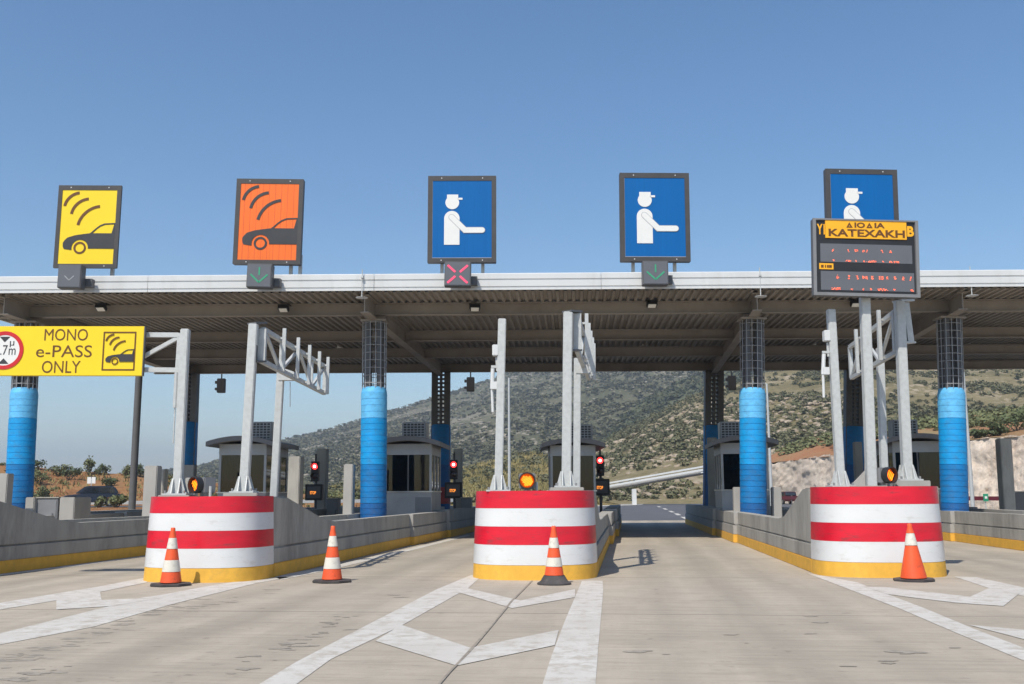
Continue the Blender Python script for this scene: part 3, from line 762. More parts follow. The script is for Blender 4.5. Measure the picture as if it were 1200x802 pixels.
# ------------------------------------------------------------------ gantry posts and arms
def post_pts(base, top, Y): return P(*base, Y), P(*top, Y)
def galv_post(t, p0, p1, w, cap=True, gusset=True):
    MB().beam(p0, p1, w, w, (0, 1, 0)).build('shaft', M['galv'], t, world=True, bevel=.012)
    if gusset:
        d = (p1 - p0).normalized(); b = MB()
        b.box(p0.x - .19, p0.x + .19, p0.y - .19, p0.y + .19, p0.z, p0.z + .025)
        b.build('base_plate', M['galv'], t, world=True)
        h = .26
        for k in (-1, 1):
            for o in (-1, 1):
                x = p0.x + k * (w / 2 + .0); y = p0.y + o * (w / 2 - .012)
                g = MB(); g.prism([(x, p0.z + .026), (x + k * .10, p0.z + .026), (x + k * .07, p0.z + .05), (x + k * .012, p0.z + h), (x, p0.z + h)], y - .008, y + .008, 'y'); g.build('gusset', M['galv'], t, world=True)
                g = MB(); g.prism([(p0.y + k * w / 2, p0.z + .026), (p0.y + k * (w / 2 + .10), p0.z + .026), (p0.y + k * (w / 2 + .012), p0.z + h), (p0.y + k * w / 2, p0.z + h)], p0.x + o * (w / 2 - .012) - .008, p0.x + o * (w / 2 - .012) + .008, 'x'); g.build('gusset', M['galv'], t, world=True)
        for sx in (-1, 1):
            for sy in (-1, 1): MB().tube((p0.x + sx * .15, p0.y + sy * .15, p0.z + .02), (p0.x + sx * .15, p0.y + sy * .15, p0.z + .07), .018, n=6).build('anchor_bolt', M['bolt'], t, world=True)
# --- sign gantry on the left island (pole A) with yellow sign
YA = 16.45
zi = NTOP[2] - .008
a0 = P(208, 581, YA); a0.z = zi; a1 = P(217.5, 386, YA)
t = thing('sign_gantry', 'square galvanised post with side arm holding the yellow toll pass sign', 'gantry', tuple(a0))
MB().box(-.24, .24, -.2, .2, .0, .03).build('plinth', M['concrete_pale'], t)
a0.z += .031
galv_post(t, a0, a1, .135)
b = MB(); YB = YA
for (u0, v0), (u1, v1), w in (((210, 393), (-45, 391), .075), ((208, 434), (-45, 431), .075), ((212, 391), (209, 437), .085), ((209, 396), (163, 421), .06), ((163, 421), (120, 393), .06), ((120, 393), (70, 432), .06), ((70, 432), (20, 393), .06), ((20, 393), (-30, 432), .06), ((-45, 391), (-45, 431), .07)):
    b.beam(P(u0, v0, YB), P(u1, v1, YB), w, w, (0, 1, 0))
b.build('side_arm', M['galv'], t, world=True)
b = MB()
for v in (394, 412, 433): b.beam(P(209, v, YB), P(217, v, YB), .03, .09, (0, 1, 0))
b.build('hinge', M['galv'], t, world=True)
b = MB(); p0, p1 = P(207, 437, YA - .02), P(203, 520, YA - .02); b.tube(p0, P(205, 478, YA - .02), .035, n=10); b.tube(P(205, 478, YA - .02), p1, .012, n=6); b.build('cable_conduit', M['galv'], t, world=True)
# yellow sign
px = [(-42, 382), (168.5, 383), (165.5, 441), (-44, 440)]
t, w, h = sign_frame('toll_pass_sign', 'long yellow sign reading MONO e-PASS ONLY hung from a side arm', 'sign', px, YA - .14, None)
t.rotation_euler[1] = R(.35)
MB().box(-w / 2, w / 2, 0, .07, 0, h).build('sign_panel', M['sign_yellow'], t, bevel=.006)
MB().box(w / 2 + .0005, w / 2 + .012, 0, .07, 0, h).build('edge_trim', M['charcoal'], t)
def sx(u): return -w / 2 + (u + 43) / 210.5 * w
def sz(v): return h - (v - 382.5) / 58.2 * h
text_mesh('MONO', 'lettering_top', M['ink_brown'], t, sx(50.5), sx(101.5), sz(399.5), sz(385.7), -.004)
text_mesh('e-PASS', 'lettering_middle', M['ink_brown'], t, sx(42), sx(107.5), sz(419), sz(405), -.004)
text_mesh('ONLY', 'lettering_bottom', M['ink_brown'], t, sx(50), sx(95), sz(437.5), sz(423.3), -.004)
ix0, ix1, iz0, iz1 = sx(120), sx(158.5), sz(434.5), sz(389)
b = MB(); e = .022
b.box(ix0, ix1, -.006, -.001, iz0, iz0 + e); b.box(ix0, ix1, -.006, -.001, iz1 - e, iz1); b.box(ix0, ix0 + e, -.006, -.001, iz0 + e, iz1 - e); b.box(ix1 - e, ix1, -.006, -.001, iz0 + e, iz1 - e); b.build('symbol_border', M['ink_brown'], t)
car_icon(t, ix0 + e, iz0 + e, ix1 - ix0 - 2 * e, iz1 - iz0 - 2 * e, -.006, 'ink', 'ink_brown')
cx, cz, rr = sx(4.5), sz(411), .31
b = MB(); ringpoly(b, cx, cz, rr * .80, rr, -.010, -.001, 40); b.build('red_ring', M['sign_red'], t)
MB().prism(disc(cx, cz, rr * .8, 40), -.006, -.001).build('white_disc', M['sign_white'], t)
for s_ in (1, -1): MB().prism([(cx - .085, cz + s_ * .22), (cx + .085, cz + s_ * .22), (cx, cz + s_ * .13)], -.009, -.0065).build('height_arrow', M['ink'], t)
text_mesh('2.7', 'height_number', M['ink'], t, cx - .15, cx + .055, cz - .075, cz + .085, -.009)
text_mesh('m', 'metre_letter', M['ink'], t, cx + .075, cx + .185, cz - .075, cz + .03, -.009)
text_mesh('\u03bc', 'metre_letter_greek', M['ink'], t, cx + .085, cx + .155, cz + .05, cz + .15, -.009)

def truss_arm(t, chordT, chordB, Y0, Y1, nbays, bars, baroff, boxes=True):
    """chordT/B: pixel ends; a welded truss running back along the lane"""
    tp = [P(*chordT[0], Y0), P(*chordT[1], Y1)]; bp = [P(*chordB[0], Y0), P(*chordB[1], Y1)]
    b = MB(); w = .075
    b.beam(tp[0], tp[1], w); b.beam(bp[0], bp[1], w)
    lt = lambda q, f: q[0].lerp(q[1], f)
    b.beam(lt(tp, 1), lt(bp, 1), w, w, (0, 1, 0)); b.beam(lt(tp, .0), lt(bp, .0), .14, .10, (0, 1, 0))
    fs = [k / nbays for k in range(nbays + 1)]
    for k in range(nbays):
        if k % 2 == 0: b.beam(lt(tp, fs[k] + .02), lt(bp, fs[k + 1]), .05, .05, (1, 0, 0))
        else: b.beam(lt(bp, fs[k]), lt(tp, fs[k + 1]), .05, .05, (1, 0, 0)); b.beam(lt(bp, fs[k]), lt(tp, fs[k]), .05, .05, (1, 0, 0))
    b.build('truss', M['galv'], t, world=True)
    for f in bars:
        pt = lt(tp, f) + Vector(baroff); pb = lt(bp, f) + Vector(baroff)
        bb = MB(); bb.beam(pt + Vector((0, 0, .17)), pb - Vector((0, 0, .05)), .06, .06, (0, 1, 0))
        bb.beam(lt(tp, f), pt, .035); bb.beam(lt(bp, f), pb, .035)
        bb.build('antenna_bar', M['galv'], t, world=True)
# --- left island truss arm (pole B, brace post C)
Y = 16.6
b0 = P(286, 578, Y); b0.z = zi + .06; b1 = P(297.5, 380, Y)
t = thing('antenna_gantry', 'square post with truss arm of five upright bars on the left striped island', 'gantry', (b0.x, b0.y, zi))
MB().box(-.27, .27, -.25, .25, 0, .06).build('plinth', M['concrete_pale'], t, bevel=.01)
b0.z += .001; galv_post(t, b0, b1, .145)
truss_arm(t, ((308, 386), (381, 430)), ((306, 423), (380, 461)), 16.75, 21.8, 4, (.2, .41, .6, .78, .95), (.12, -.03, 0))
b = MB(); b.beam(P(295, 379, Y - .02), P(308, 379, 16.8), .2, .03); b.beam(P(297, 424, Y), P(308, 424, 16.8), .16, .03); b.beam(P(300, 382, Y), P(299, 424, Y), .05, .1, (0, 1, 0)); b.build('hinge', M['charcoal'], t, world=True)
c0 = P(319, 590, 19.2); c0.z = .24; c1 = P(329.5, 428, 19.2)
MB().beam(c0, c1, .13, .13, (0, 1, 0)).build('brace_post', M['galv'], t, world=True, bevel=.01)
b = MB(); q = P(338, 440, 19.2); b.box(q.x - .17, q.x + .12, q.y - .08, q.y + .08, q.z - .1, q.z + .06); b.beam(P(331, 433, 19.2), P(343, 437, 19.2), .05); b.build('rest_bracket', M['galv'], t, world=True)
MB().tube(P(340, 448, 19.2), P(340, 477, 19.2), .008, n=6).build('pull_cord', M['wire'], t, world=True)
# --- middle island: camera pole D, truss pole E
zi3 = NTOP[3] - .008
Y = 16.5
d0 = P(584, 572, Y); d0.z = zi3; d1 = P(588.5, 374, Y)
t = thing('detector_pole', 'square galvanised pole with small boxes on the middle island', 'pole', tuple(d0))
d0.z += .001; galv_post(t, d0, d1, .13)
def det_boxes(t, uo, vo, Y, du):
    b = MB(); q = P(uo, vo, Y); b.box(q.x - .05, q.x + .05, q.y - .07, q.y + .07, q.z - .09, q.z + .09); b.build('detector_box', M['white_metal'], t, world=True, bevel=.01)
    b = MB(); b.beam(P(uo + 1, vo + 8, Y), P(uo + 2, vo + 24, Y), .03); b.beam(P(uo - 5, vo + 19, Y), P(uo + 5, vo + 19, Y), .04); b.build('detector_arm', M['galv'], t, world=True)
    b = MB(); b.tube(P(uo - 3, vo + 21, Y), P(uo - 4, vo + 45, Y), .032, n=8); b.tube(P(uo - 4, vo + 45, Y), P(uo - 3, vo + 72, Y), .022, n=8); q = P(uo - 1, vo + 41, Y); b.box(q.x - .05, q.x + .05, q.y - .05, q.y + .05, q.z - .06, q.z + .06); b.build('cable_conduit', M['white_metal'], t, world=True)
det_boxes(t, 580.5, 411, Y, 1)
Y = 16.75
e0 = P(663.5, 575, Y); e0.z = zi3 + .06; e1 = P(665.5, 366, Y)
t = thing('antenna_gantry', 'square post on the middle island with truss arm seen end on', 'gantry', (e0.x, e0.y, zi3))
MB().box(-.27, .27, -.25, .25, 0, .06).build('plinth', M['concrete_pale'], t, bevel=.01)
e0.z += .001; galv_post(t, e0, e1, .15)
truss_arm(t, ((676, 368), (690, 414)), ((676, 410), (690, 444)), 16.9, 21.9, 4, (.2, .41, .6, .78, .95), (.12, -.03, 0))
b = MB(); b.beam(P(664, 365, Y - .02), P(677, 366, 16.95), .2, .03); b.beam(P(666, 411, Y), P(678, 411, 16.95), .16, .03); b.beam(P(671, 368, Y), P(670, 410, Y), .05, .1, (0, 1, 0)); b.build('hinge', M['charcoal'], t, world=True)
c0 = P(674.5, 590, 19.3); c0.z = .24; c1 = P(676.5, 420, 19.3)
MB().beam(c0, c1, .13, .13, (0, 1, 0)).build('brace_post', M['galv'], t, world=True, bevel=.01)
b = MB(); q = P(682, 432, 19.3); b.box(q.x - .12, q.x + .12, q.y - .08, q.y + .08, q.z - .1, q.z + .06); b.build('rest_bracket', M['galv'], t, world=True)
# --- right island: detector pole, VMS pole, truss pole
zi4 = NTOP[4] - .008
Y = 16.7
d0 = P(985, 568, Y); d0.z = zi4; d1 = P(973.5, 363, Y)
t = thing('detector_pole', 'square galvanised pole with small boxes left of the message board post', 'pole', tuple(d0))
d0.z += .001; galv_post(t, d0, d1, .13)
det_boxes(t, 968.5, 394, Y, 1)
Y = 16.95
e0 = P(1063.5, 566, Y); e0.z = zi4 + .1; e1 = P(1053.5, 353, Y)
t = thing('antenna_gantry', 'square post with truss arm pointing back, right of the message board post', 'gantry', (e0.x, e0.y, zi4))
MB().box(-.28, .28, -.25, .25, 0, .1).build('plinth', M['concrete_pale'], t, bevel=.01)
e0.z += .001; galv_post(t, e0, e1, .15)
truss_arm(t, ((1050, 365), (996, 407)), ((1052, 412), (998, 443)), 17.1, 21.6, 3, (.2, .45, .7), (-.12, -.03, 0))
b = MB(); b.beam(P(1051, 353, Y - .02), P(1066, 353, Y + .15), .2, .03); b.beam(P(1060, 356, Y + .1), P(1066, 402, Y + .1), .1, .16, (0, 1, 0)); b.beam(P(1055, 402, Y), P(1069, 402, Y + .15), .16, .03); b.build('hinge', M['galv'], t, world=True)
c0 = P(1036, 590, 20); c0.z = .24; c1 = P(1031, 408, 20)
MB().beam(c0, c1, .13, .13, (0, 1, 0)).build('brace_post', M['galv'], t, world=True, bevel=.01)
# --- message board
Y = 16.62
v0 = P(1021, 568, Y); v0.z = zi4; v1 = P(1013, 345, Y)
t = thing('message_board', 'dark electronic message board with an amber place name panel on a tall post', 'message board', tuple(v0))
MB().beam(v0, v1, .15, .15, (0, 1, 0)).build('post', M['galv'], t, world=True, bevel=.012)
b = MB(); b.prism([(v0.x - .36, zi4 + .002), (v0.x - .095, zi4 + .002), (v0.x - .095, zi4 + .26)], v0.y - .01, v0.y + .01, 'y'); b.box(v0.x - .38, v0.x + .2, v0.y - .16, v0.y + .16, zi4, zi4 + .02); b.build('base_gusset', M['concrete_pale'], t, world=True)
q = [P(u, v, Y - .22) for u, v in ((952, 258), (1075, 257.5), (1077, 347.5), (954.5, 348))]
c = sum(q, Vector()) / 4; bw = (q[1] - q[0]).length; bh = (q[0] - q[3]).length
upv = (q[0] + q[1] - q[2] - q[3]).normalized()
bmx = Matrix.Translation(c) @ Matrix.Rotation(math.atan2(upv.x, upv.z), 4, 'Y')
def vb(b): b.v = [tuple(bmx @ Vector(p)) for p in b.v]; return b
def vx(x): return (x - 60) / 622 * bw - bw / 2
def vz(y): return bh / 2 - (y - 338) / 452 * bh
brd = vb(MB().box(-bw / 2, bw / 2, 0, .12, -bh / 2, bh / 2)).build('display_case', M['charcoal'], t, world=True, bevel=.012)
f = MB(); e = .05
f.box(-bw / 2, bw / 2, -.03, -.001, bh / 2 - e * .5, bh / 2); f.box(-bw / 2, bw / 2, -.03, -.001, -bh / 2, -bh / 2 + e); f.box(-bw / 2, -bw / 2 + e, -.03, -.001, -bh / 2 + e, bh / 2 - e * .5); f.box(bw / 2 - e, bw / 2, -.03, -.001, -bh / 2 + e, bh / 2 - e * .5)
vb(f).build('case_frame', M['grey_box'], t, world=True)
def pan(name, x0, x1, y0, y1, m_, yy=-.008): return vb(MB().box(vx(x0), vx(x1), yy, -.001, vz(y1), vz(y0))).build(name, M[m_], t, world=True)
pan('display_ground', 84, 660, 350, 768, 'black', -.004)
pan('name_panel', 134, 613, 347, 452, 'amber_panel', -.02)
pan('led_screen', 103, 643, 485, 593, 'screen', -.009); pan('led_screen', 103, 651, 647, 757, 'screen', -.009)
pan('small_label', 95, 178, 602, 637, 'amber_panel', -.012)
loc = MX[t.name].inverted() @ bmx
def vtext(body, nm, m_, x0, x1, y0, y1, yy, bold=0.):
    o = text_mesh(body, nm, M[m_], t, vx(x0), vx(x1), vz(y1), vz(y0), yy, bold); o.data.transform(loc); return o
def delta(x0, x1, y0, y1):
    a, b_, c_, d_ = vx(x0), vx(x1), vz(y1), vz(y0); m_ = (a + b_) / 2; k = (b_ - a) * .2
    mb = MB(); mb.prism([(a, c_), (m_, d_), (m_, d_ - .045), (a + k * 1.3, c_ + .017), (b_ - k * 1.3, c_ + .017), (m_, d_ - .045), (m_, d_), (b_, c_)], -.026, -.021)
    vb(mb).build('delta_letter', M['ink_brown'], t, world=True)
delta(258, 294, 357, 388)
vtext('IO', 'name_letters', 'ink_brown', 306, 368, 357, 389, -.024, .035)
delta(376, 412, 357, 388)
vtext('IA', 'name_letters', 'ink_brown', 424, 485, 357, 388, -.024, .035)
vtext('KATEXAKH', 'place_name', 'ink_brown', 152, 602, 398, 442, -.024, .028)
vtext('Y1', 'route_code', 'amber_panel', 85, 132, 370, 432, -.008, .03)
vtext('B', 'direction_letter', 'amber_panel', 618, 658, 370, 432, -.008, .045)
lb = MB()
for x0, x1 in ((105, 120), (128, 134), (140, 150), (152, 168)): lb.box(vx(x0), vx(x1), -.016, -.0125, vz(628), vz(612))
vb(lb).build('label_text', M['ink_brown'], t, world=True)
rnd = random.Random(11)
def led(x, y, w_=10, h_=10):
    lg = MB()
    n = max(3, int(w_ * h_ / 17))
    for _ in range(n):
        px_, py_ = x + rnd.uniform(-w_ / 2, w_ / 2), y + rnd.uniform(-h_ / 2, h_ / 2); s_ = rnd.uniform(2.6, 4.5)
        lg.box(vx(px_), vx(px_ + s_), -.014, -.0095, vz(py_ + s_), vz(py_))
    vb(lg).build('led_character', M['led'], t, world=True)
for x, w_ in ((177, 12), (265, 8), (313, 20), (355, 12), (375, 8), (465, 10), (512, 14)): led(x, 522, w_, 14)
for x, w_ in ((177, 12), (264, 34), (310, 10), (355, 12), (399, 58), (468, 10), (535, 58)): led(x, 583, w_, 9)
for x in (200, 268, 315, 352, 368, 403, 448, 462, 490, 537, 583, 628): led(x, 678, 12, 20)
for x, w_ in ((190, 56), (282, 12), (348, 10), (393, 12), (462, 58), (530, 10), (636, 22)): led(x, 747, w_, 12)

# ------------------------------------------------------------------ amber warning lamps
def warn(label, u, v, Y, i, rot, lit):
    p = P(u, v, Y); zb = NTOP[i] - .009
    t = thing('warning_lamp', label, 'warning lamp', (p.x, p.y, zb), rot, 'amber warning lamps on the island noses')
    z = max(.15, p.z - zb)
    mx = Matrix.Translation((0, 0, z)) @ Matrix.Rotation(PI / 2, 4, 'X')
    MB().box(-.12, .14, .02, .24, z - .13, z + .12).build('housing', M['grey_box'], t, bevel=.015)
    b = MB(); b.lathe([(.128, -.02), (.133, .10), (.118, .10), (.114, -.018)], 30, mx=mx, caps=False); b.build('hood', M['black'], t, smooth=True)
    MB().lathe([(.113, -.015), (.108, .02), (.08, .038), (.0001, .045)], 28, mx=mx, caps=False).build('lens', M['amber_lens'], t, smooth=True)
    g = MB(); rnd = random.Random(u)
    for k in range(5 if lit < 1 else 9):
        a = -.08 + .02 * k * (9 / (5 if lit < 1 else 9)); L = math.sqrt(max(.0009, .09 ** 2 - a * a)) * rnd.uniform(.55, 1)
        d = Vector((.5, 0, .86)); n = Vector((.86, 0, -.5)); c_ = n * a + Vector((0, -.05, z))
        g.beam(c_ - d * L, c_ + d * L, .013, .008, (0, 1, 0))
    g.build('glowing_element', M['amber_lit'], t)
    MB().box(-.05, .05, .08, .2, 0, z - .13).build('stand', M['galv'], t)
    MB().tube((.16, .12, 0), (.16, .12, z - .02), .022, n=8).build('cable_gland', M['galv'], t)
warn('amber warning lamp turned aside on the left striped nose', 232, 568.5, 16.35, 2, R(-38), .5)
warn('brightly lit amber warning lamp on the middle striped nose', 617.5, 563.5, 16.4, 3, R(2), 1)
warn('dull orange warning lamp below the message board', 1040, 557, 16.55, 4, R(30), .6)

# ------------------------------------------------------------------ cones
def cone(label, u, v, kind, lean=0., rot=0.):
    p = G(u, v)
    t = thing('traffic_cone', label, 'traffic cone', (p.x, p.y, .002), rot, 'traffic cones before the islands', lean)
    hgt = .84; r0, r1 = .155, .03
    z0 = .045 if kind != 'skirt' else .13
    rad = lambda z: r0 + (r1 - r0) * (z - .04) / (hgt - .04)
    if kind == 'skirt':
        MB().lathe([(.25, 0), (.25, .02), (.2, .05), (rad(.128) + .012, .128)], 28).build('base', M['rubber'], t, smooth=True)
    else:
        b = MB(); n = 8; R2 = .285
        oct_ = [(R2 * math.cos(PI / 8 + k * PI / 4) / math.cos(PI / 8), R2 * math.sin(PI / 8 + k * PI / 4) / math.cos(PI / 8)) for k in range(8)]
        b.prism(oct_, 0, .035, 'z'); b.build('base', M['rubber'], t, bevel=.008)
    if kind == 'single': bands = [(z0, .52, 'orange'), (.52, .70, 'cone_white'), (.70, hgt, 'orange')]
    elif kind == 'skirt': bands = [(z0, .255, 'orange'), (.255, .385, 'cone_white'), (.385, .52, 'orange'), (.52, .67, 'cone_white'), (.67, hgt, 'orange')]
    else: bands = [(z0, .20, 'orange'), (.20, .37, 'cone_white'), (.37, .53, 'orange'), (.53, .69, 'cone_white'), (.69, hgt, 'orange')]
    k0 = 1.22 if kind == 'single' else 1.0
    for za, zb, m_ in bands:
        o = .003 if m_ == 'cone_white' else 0
        ra, rb = rad(za) * (k0 if za < .5 else 1 + (k0 - 1) * .6) + o, rad(zb) * (k0 if zb < .5 else 1 + (k0 - 1) * .6 * (hgt - zb) / .4) + o
        pr = [(ra - .004, za + .001), (ra, za + .004), (rb, zb - .004), (rb - .004, zb - .001)]
        if zb == hgt: pr = [(ra, za + .002), (rb + .004, zb - .05), (rb + .004, zb - .012), (rb - .004, zb), (rb - .012, zb)]
        MB().lathe(pr, 28).build('body' if m_ == 'orange' else 'reflective_band', M[m_], t, smooth=True)
cone('orange and white banded cone before the left striped island', 200, 686.5, 'std', 0, .3)
cone('orange and white banded cone alone in the lane beside the kerb', 389, 682.5, 'std', 0, .1)
cone('cone with black skirt before the middle striped island', 649.5, 685, 'skirt')
cone('orange cone with a single white band and crooked base on the right', 1071, 681, 'single', R(-1.5), .5)

# ------------------------------------------------------------------ booths
def booth(label, u, v_roof, Y, rot, W=1.45, L=2.5, group='toll booths on the islands', acx=.2):
    p = P(u, 580, Y); zb = .24
    t = thing('toll_booth', label, 'toll booth', (p.x, Y, zb), rot, group)
    zs, zw, zr = 1.15, 2.28, 2.62
    b = MB()
    b.box(-W / 2, W / 2, 0, .06, 0, zs); b.box(-W / 2, W / 2, L - .06, L, 0, zs); b.box(-W / 2, -W / 2 + .06, .06, L - .06, 0, zs); b.box(W / 2 - .06, W / 2, .06, L - .06, 0, zs)
    b.box(-W / 2 + .06, W / 2 - .06, .06, L - .06, 0, .03)
    b.build('lower_panel', M['booth'], t)
    MB().box(-W / 2 - .03, W / 2 + .03, -.04, L + .03, zs, zs + .035).build('sill', M['steel_bright'], t)
    for sx_ in (-1, 1):
        for y in (0.03, .85, 1.65, L - .03):
            MB().box(sx_ * (W / 2 - .04) - .035, sx_ * (W / 2 - .04) + .035, y - .03, y + .03, zs + .036, zw).build('corner_post' if y in (.03, L - .03) else 'mullion', M['booth'], t)
        MB().box(sx_ * (W / 2 - .04) - .006, sx_ * (W / 2 - .04) + .006, .061, L - .061, zs + .037, zw - .001).build('window_pane', M['glass'], t)
    for y in (.03, L - .03):
        MB().box(-W / 2 + .076, W / 2 - .076, y - .006, y + .006, zs + .037, zw - .001).build('window_pane', M['glass'], t)
    MB().box(-.02, .02, .0, .05, zs + .038, zw - .002).build('mullion', M['charcoal'], t)
    MB().box(-W / 2, W / 2, -.01, L + .01, zw + .001, zr).build('fascia', M['booth'], t, bevel=.01)
    cu = MB()
    for x0_, x1_ in ((-W / 2 + .12, -.12), (.2, W / 2 - .12)):
        n_ = 26; top_ = [(x0_ + (x1_ - x0_) * k / n_, .16 + .022 * math.sin(k * 1.9), zw - .02) for k in range(n_ + 1)]
        cu = MB(); cu.strip([(x * (.9 if k_ else 1), y, zs + .3) for k_, (x, y, z) in enumerate(top_)], top_); cu.strip([(x, y + .006, zs + .3) for x, y, z in top_], [(x, y + .006, z) for x, y, z in top_])
        cu.build('curtain', M['curtain'], t, smooth=True)
    MB().box(-W / 2 + .1, W / 2 - .1, L - .75, L - .2, .04, 1.7).build('back_partition', M['charcoal'], t)
    MB().box(-W / 2 + .07, W / 2 - .07, .08, .6, .9, .95).build('desk', M['grey_box'], t)
    ro = W / 2 + .28; pr = []
    for k in range(13):
        x = -ro + 2 * ro * k / 12; pr.append((x, zr + .22 - .17 * (x / ro) ** 2))
    pr2 = [(x, z - .14) for x, z in reversed(pr)]
    MB().prism(pr + pr2, -.42, L + .3, 'y').build('roof', M['booth_roof'], t)
    ac = MB().box(acx - .38, acx + .38, .5, 1.2, zr + .12, zr + .70).build('air_conditioner', M['booth'], t, bevel=.02)
    g = MB()
    for k in range(7): xx = acx - .33 + .66 * k / 6; g.box(xx - .012, xx + .012, .476, .498, zr + .17, zr + .66)
    for k in range(7): zz = zr + .17 + .49 * k / 6; g.box(acx - .33, acx + .33, .470, .475, zz - .012, zz + .012)
    gr = g.build('ac_grille', M['booth'], ac)
    MB().box(acx - .35, acx + .35, .485, .499, zr + .155, zr + .68).build('ac_fan_recess', M['black'], ac)
    MB().box(W / 2 - .5, W / 2 - .02, -.012, -.001, .15, 1.0).build('service_door', M['grey_box'], t)
    return t
booth('grey toll booth seen between the left posts behind the left striped nose', 283, 515, 31, -TH + R(4), acx=.35)
booth('grey toll booth right of the tallest blue column stripe in the second lane', 478, 513, 31.5, -TH + R(4), acx=.1)
booth('grey toll booth behind the middle striped nose', 672, 510, 33, -TH + R(6), acx=.3)
booth('grey toll booth behind the blue column left of the message board', 874, 513, 32, -TH, acx=-.3)
booth('grey toll booth behind the truss post on the right', 1078, 510, 31.5, -TH - R(2), acx=-.2)

# ------------------------------------------------------------------ concrete posts, cabinets
def cpost(label, u0, u1, vt, Y, d=.3, m_='concrete_pale', zb=.24):
    p0, p1 = P(u0, vt, Y), P(u1, vt, Y); w = p1.x - p0.x
    o = MB().box(-w / 2, w / 2, 0, d, 0, p0.z - zb).build('concrete_post', M[m_], None, bevel=.02)
    o.location = ((p0.x + p1.x) / 2, Y, zb); o.rotation_euler = (0, R(.6), -TH)
    tag(o, label, 'concrete post', 'concrete protection posts on the islands'); return o
cpost('pale concrete post at the left picture edge beside the first blue column', -8, 9, 555, 27.5)
cpost('pale concrete post left of the left striped nose, nearer of a close pair', 168, 184, 546, 27)
cpost('shaded concrete post left of the left striped nose, farther of a close pair', 182, 192, 550, 30, .3, 'concrete')
cpost('short concrete post just right of the yellow sign post', 216, 228, 560, 27, .25)
cpost('concrete post standing behind the yellow sign post', 214, 227, 545, 33, .25)
cpost('concrete post left of the red signal near the antenna gantry', 337, 351, 535, 29, .4, 'concrete')
cpost('tall concrete post behind the red signal left of the blue column', 370, 382, 526, 38.5, .35)
cpost('pale concrete post close to the left of the second blue column', 402, 413, 544, 28.5, .3)
cpost('tall concrete post behind the red signal beside the rear column', 531, 540, 526, 39, .35)
cpost('tall pale concrete post before the dark rear column right of the open lane', 828, 839, 513, 39.5, .3)
cpost('low pale concrete post left of the blue column before the message board', 859, 870, 571, 29.2, .3)
cpost('low pale concrete post right of the blue column before the message board', 904, 915, 571, 29.2, .3)
cpost('pale concrete post behind the message board post', 1000, 1009, 518, 38, .3)
cpost('low pale concrete post left of the rightmost blue column', 1090, 1099, 570, 29.2, .3)
cpost('tall concrete post at right in front of the rock face', 1171, 1184, 514, 31, .45, 'concrete')
def cabinet(label, u0, u1, vt, Y, d, m_='grey_box', name='service_cabinet', zb=.24):
    p0, p1 = P(u0, vt, Y), P(u1, vt, Y); w = p1.x - p0.x; hh = p0.z - zb
    t = thing(name, label, 'cabinet', ((p0.x + p1.x) / 2, Y, zb), -TH)
    MB().box(-w / 2, w / 2, 0, d, 0, hh).build('case', M[m_], t, bevel=.015)
    MB().box(-w / 2 + .04, w / 2 - .04, -.012, -.002, .06, hh - .06).build('door', M[m_], t)
    MB().box(w * .28, w * .28 + .03, -.03, -.013, hh * .45, hh * .6).build('handle', M['charcoal'], t)
    MB().box(-w / 2 - .03, w / 2 + .03, -.03, d + .03, hh + .001, hh + .03).build('lid', M['concrete'], t)
cabinet('wide grey cabinet between pale blocks right of the first blue column', 41, 69, 584, 28.5, .5)
cabinet('dark grey cabinet left of the second blue column', 383, 396, 585, 36, .4)
cabinet('dark grey cabinet left of the middle striped nose', 540, 552, 584, 37, .4)
cabinet('dark grey cabinet at the right picture edge', 1188, 1215, 577, 31, .5, 'charcoal')
def block(label, u0, u1, vt, Y, d):
    p0, p1 = P(u0, vt, Y), P(u1, vt, Y); w = p1.x - p0.x
    o = MB().box(-w / 2, w / 2, 0, d, 0, p0.z - .24).build('concrete_block', M['concrete_pale'], None, bevel=.02)
    o.location = ((p0.x + p1.x) / 2, Y, .24); o.rotation_euler[2] = -TH; tag(o, label, 'concrete block', 'blocks beside the wide cabinet')
block('pale concrete block on the left of the wide grey cabinet', 29.5, 40.6, 583, 28.4, .5)
block('pale concrete block on the right of the wide grey cabinet', 69.5, 88, 583, 28.4, .9)

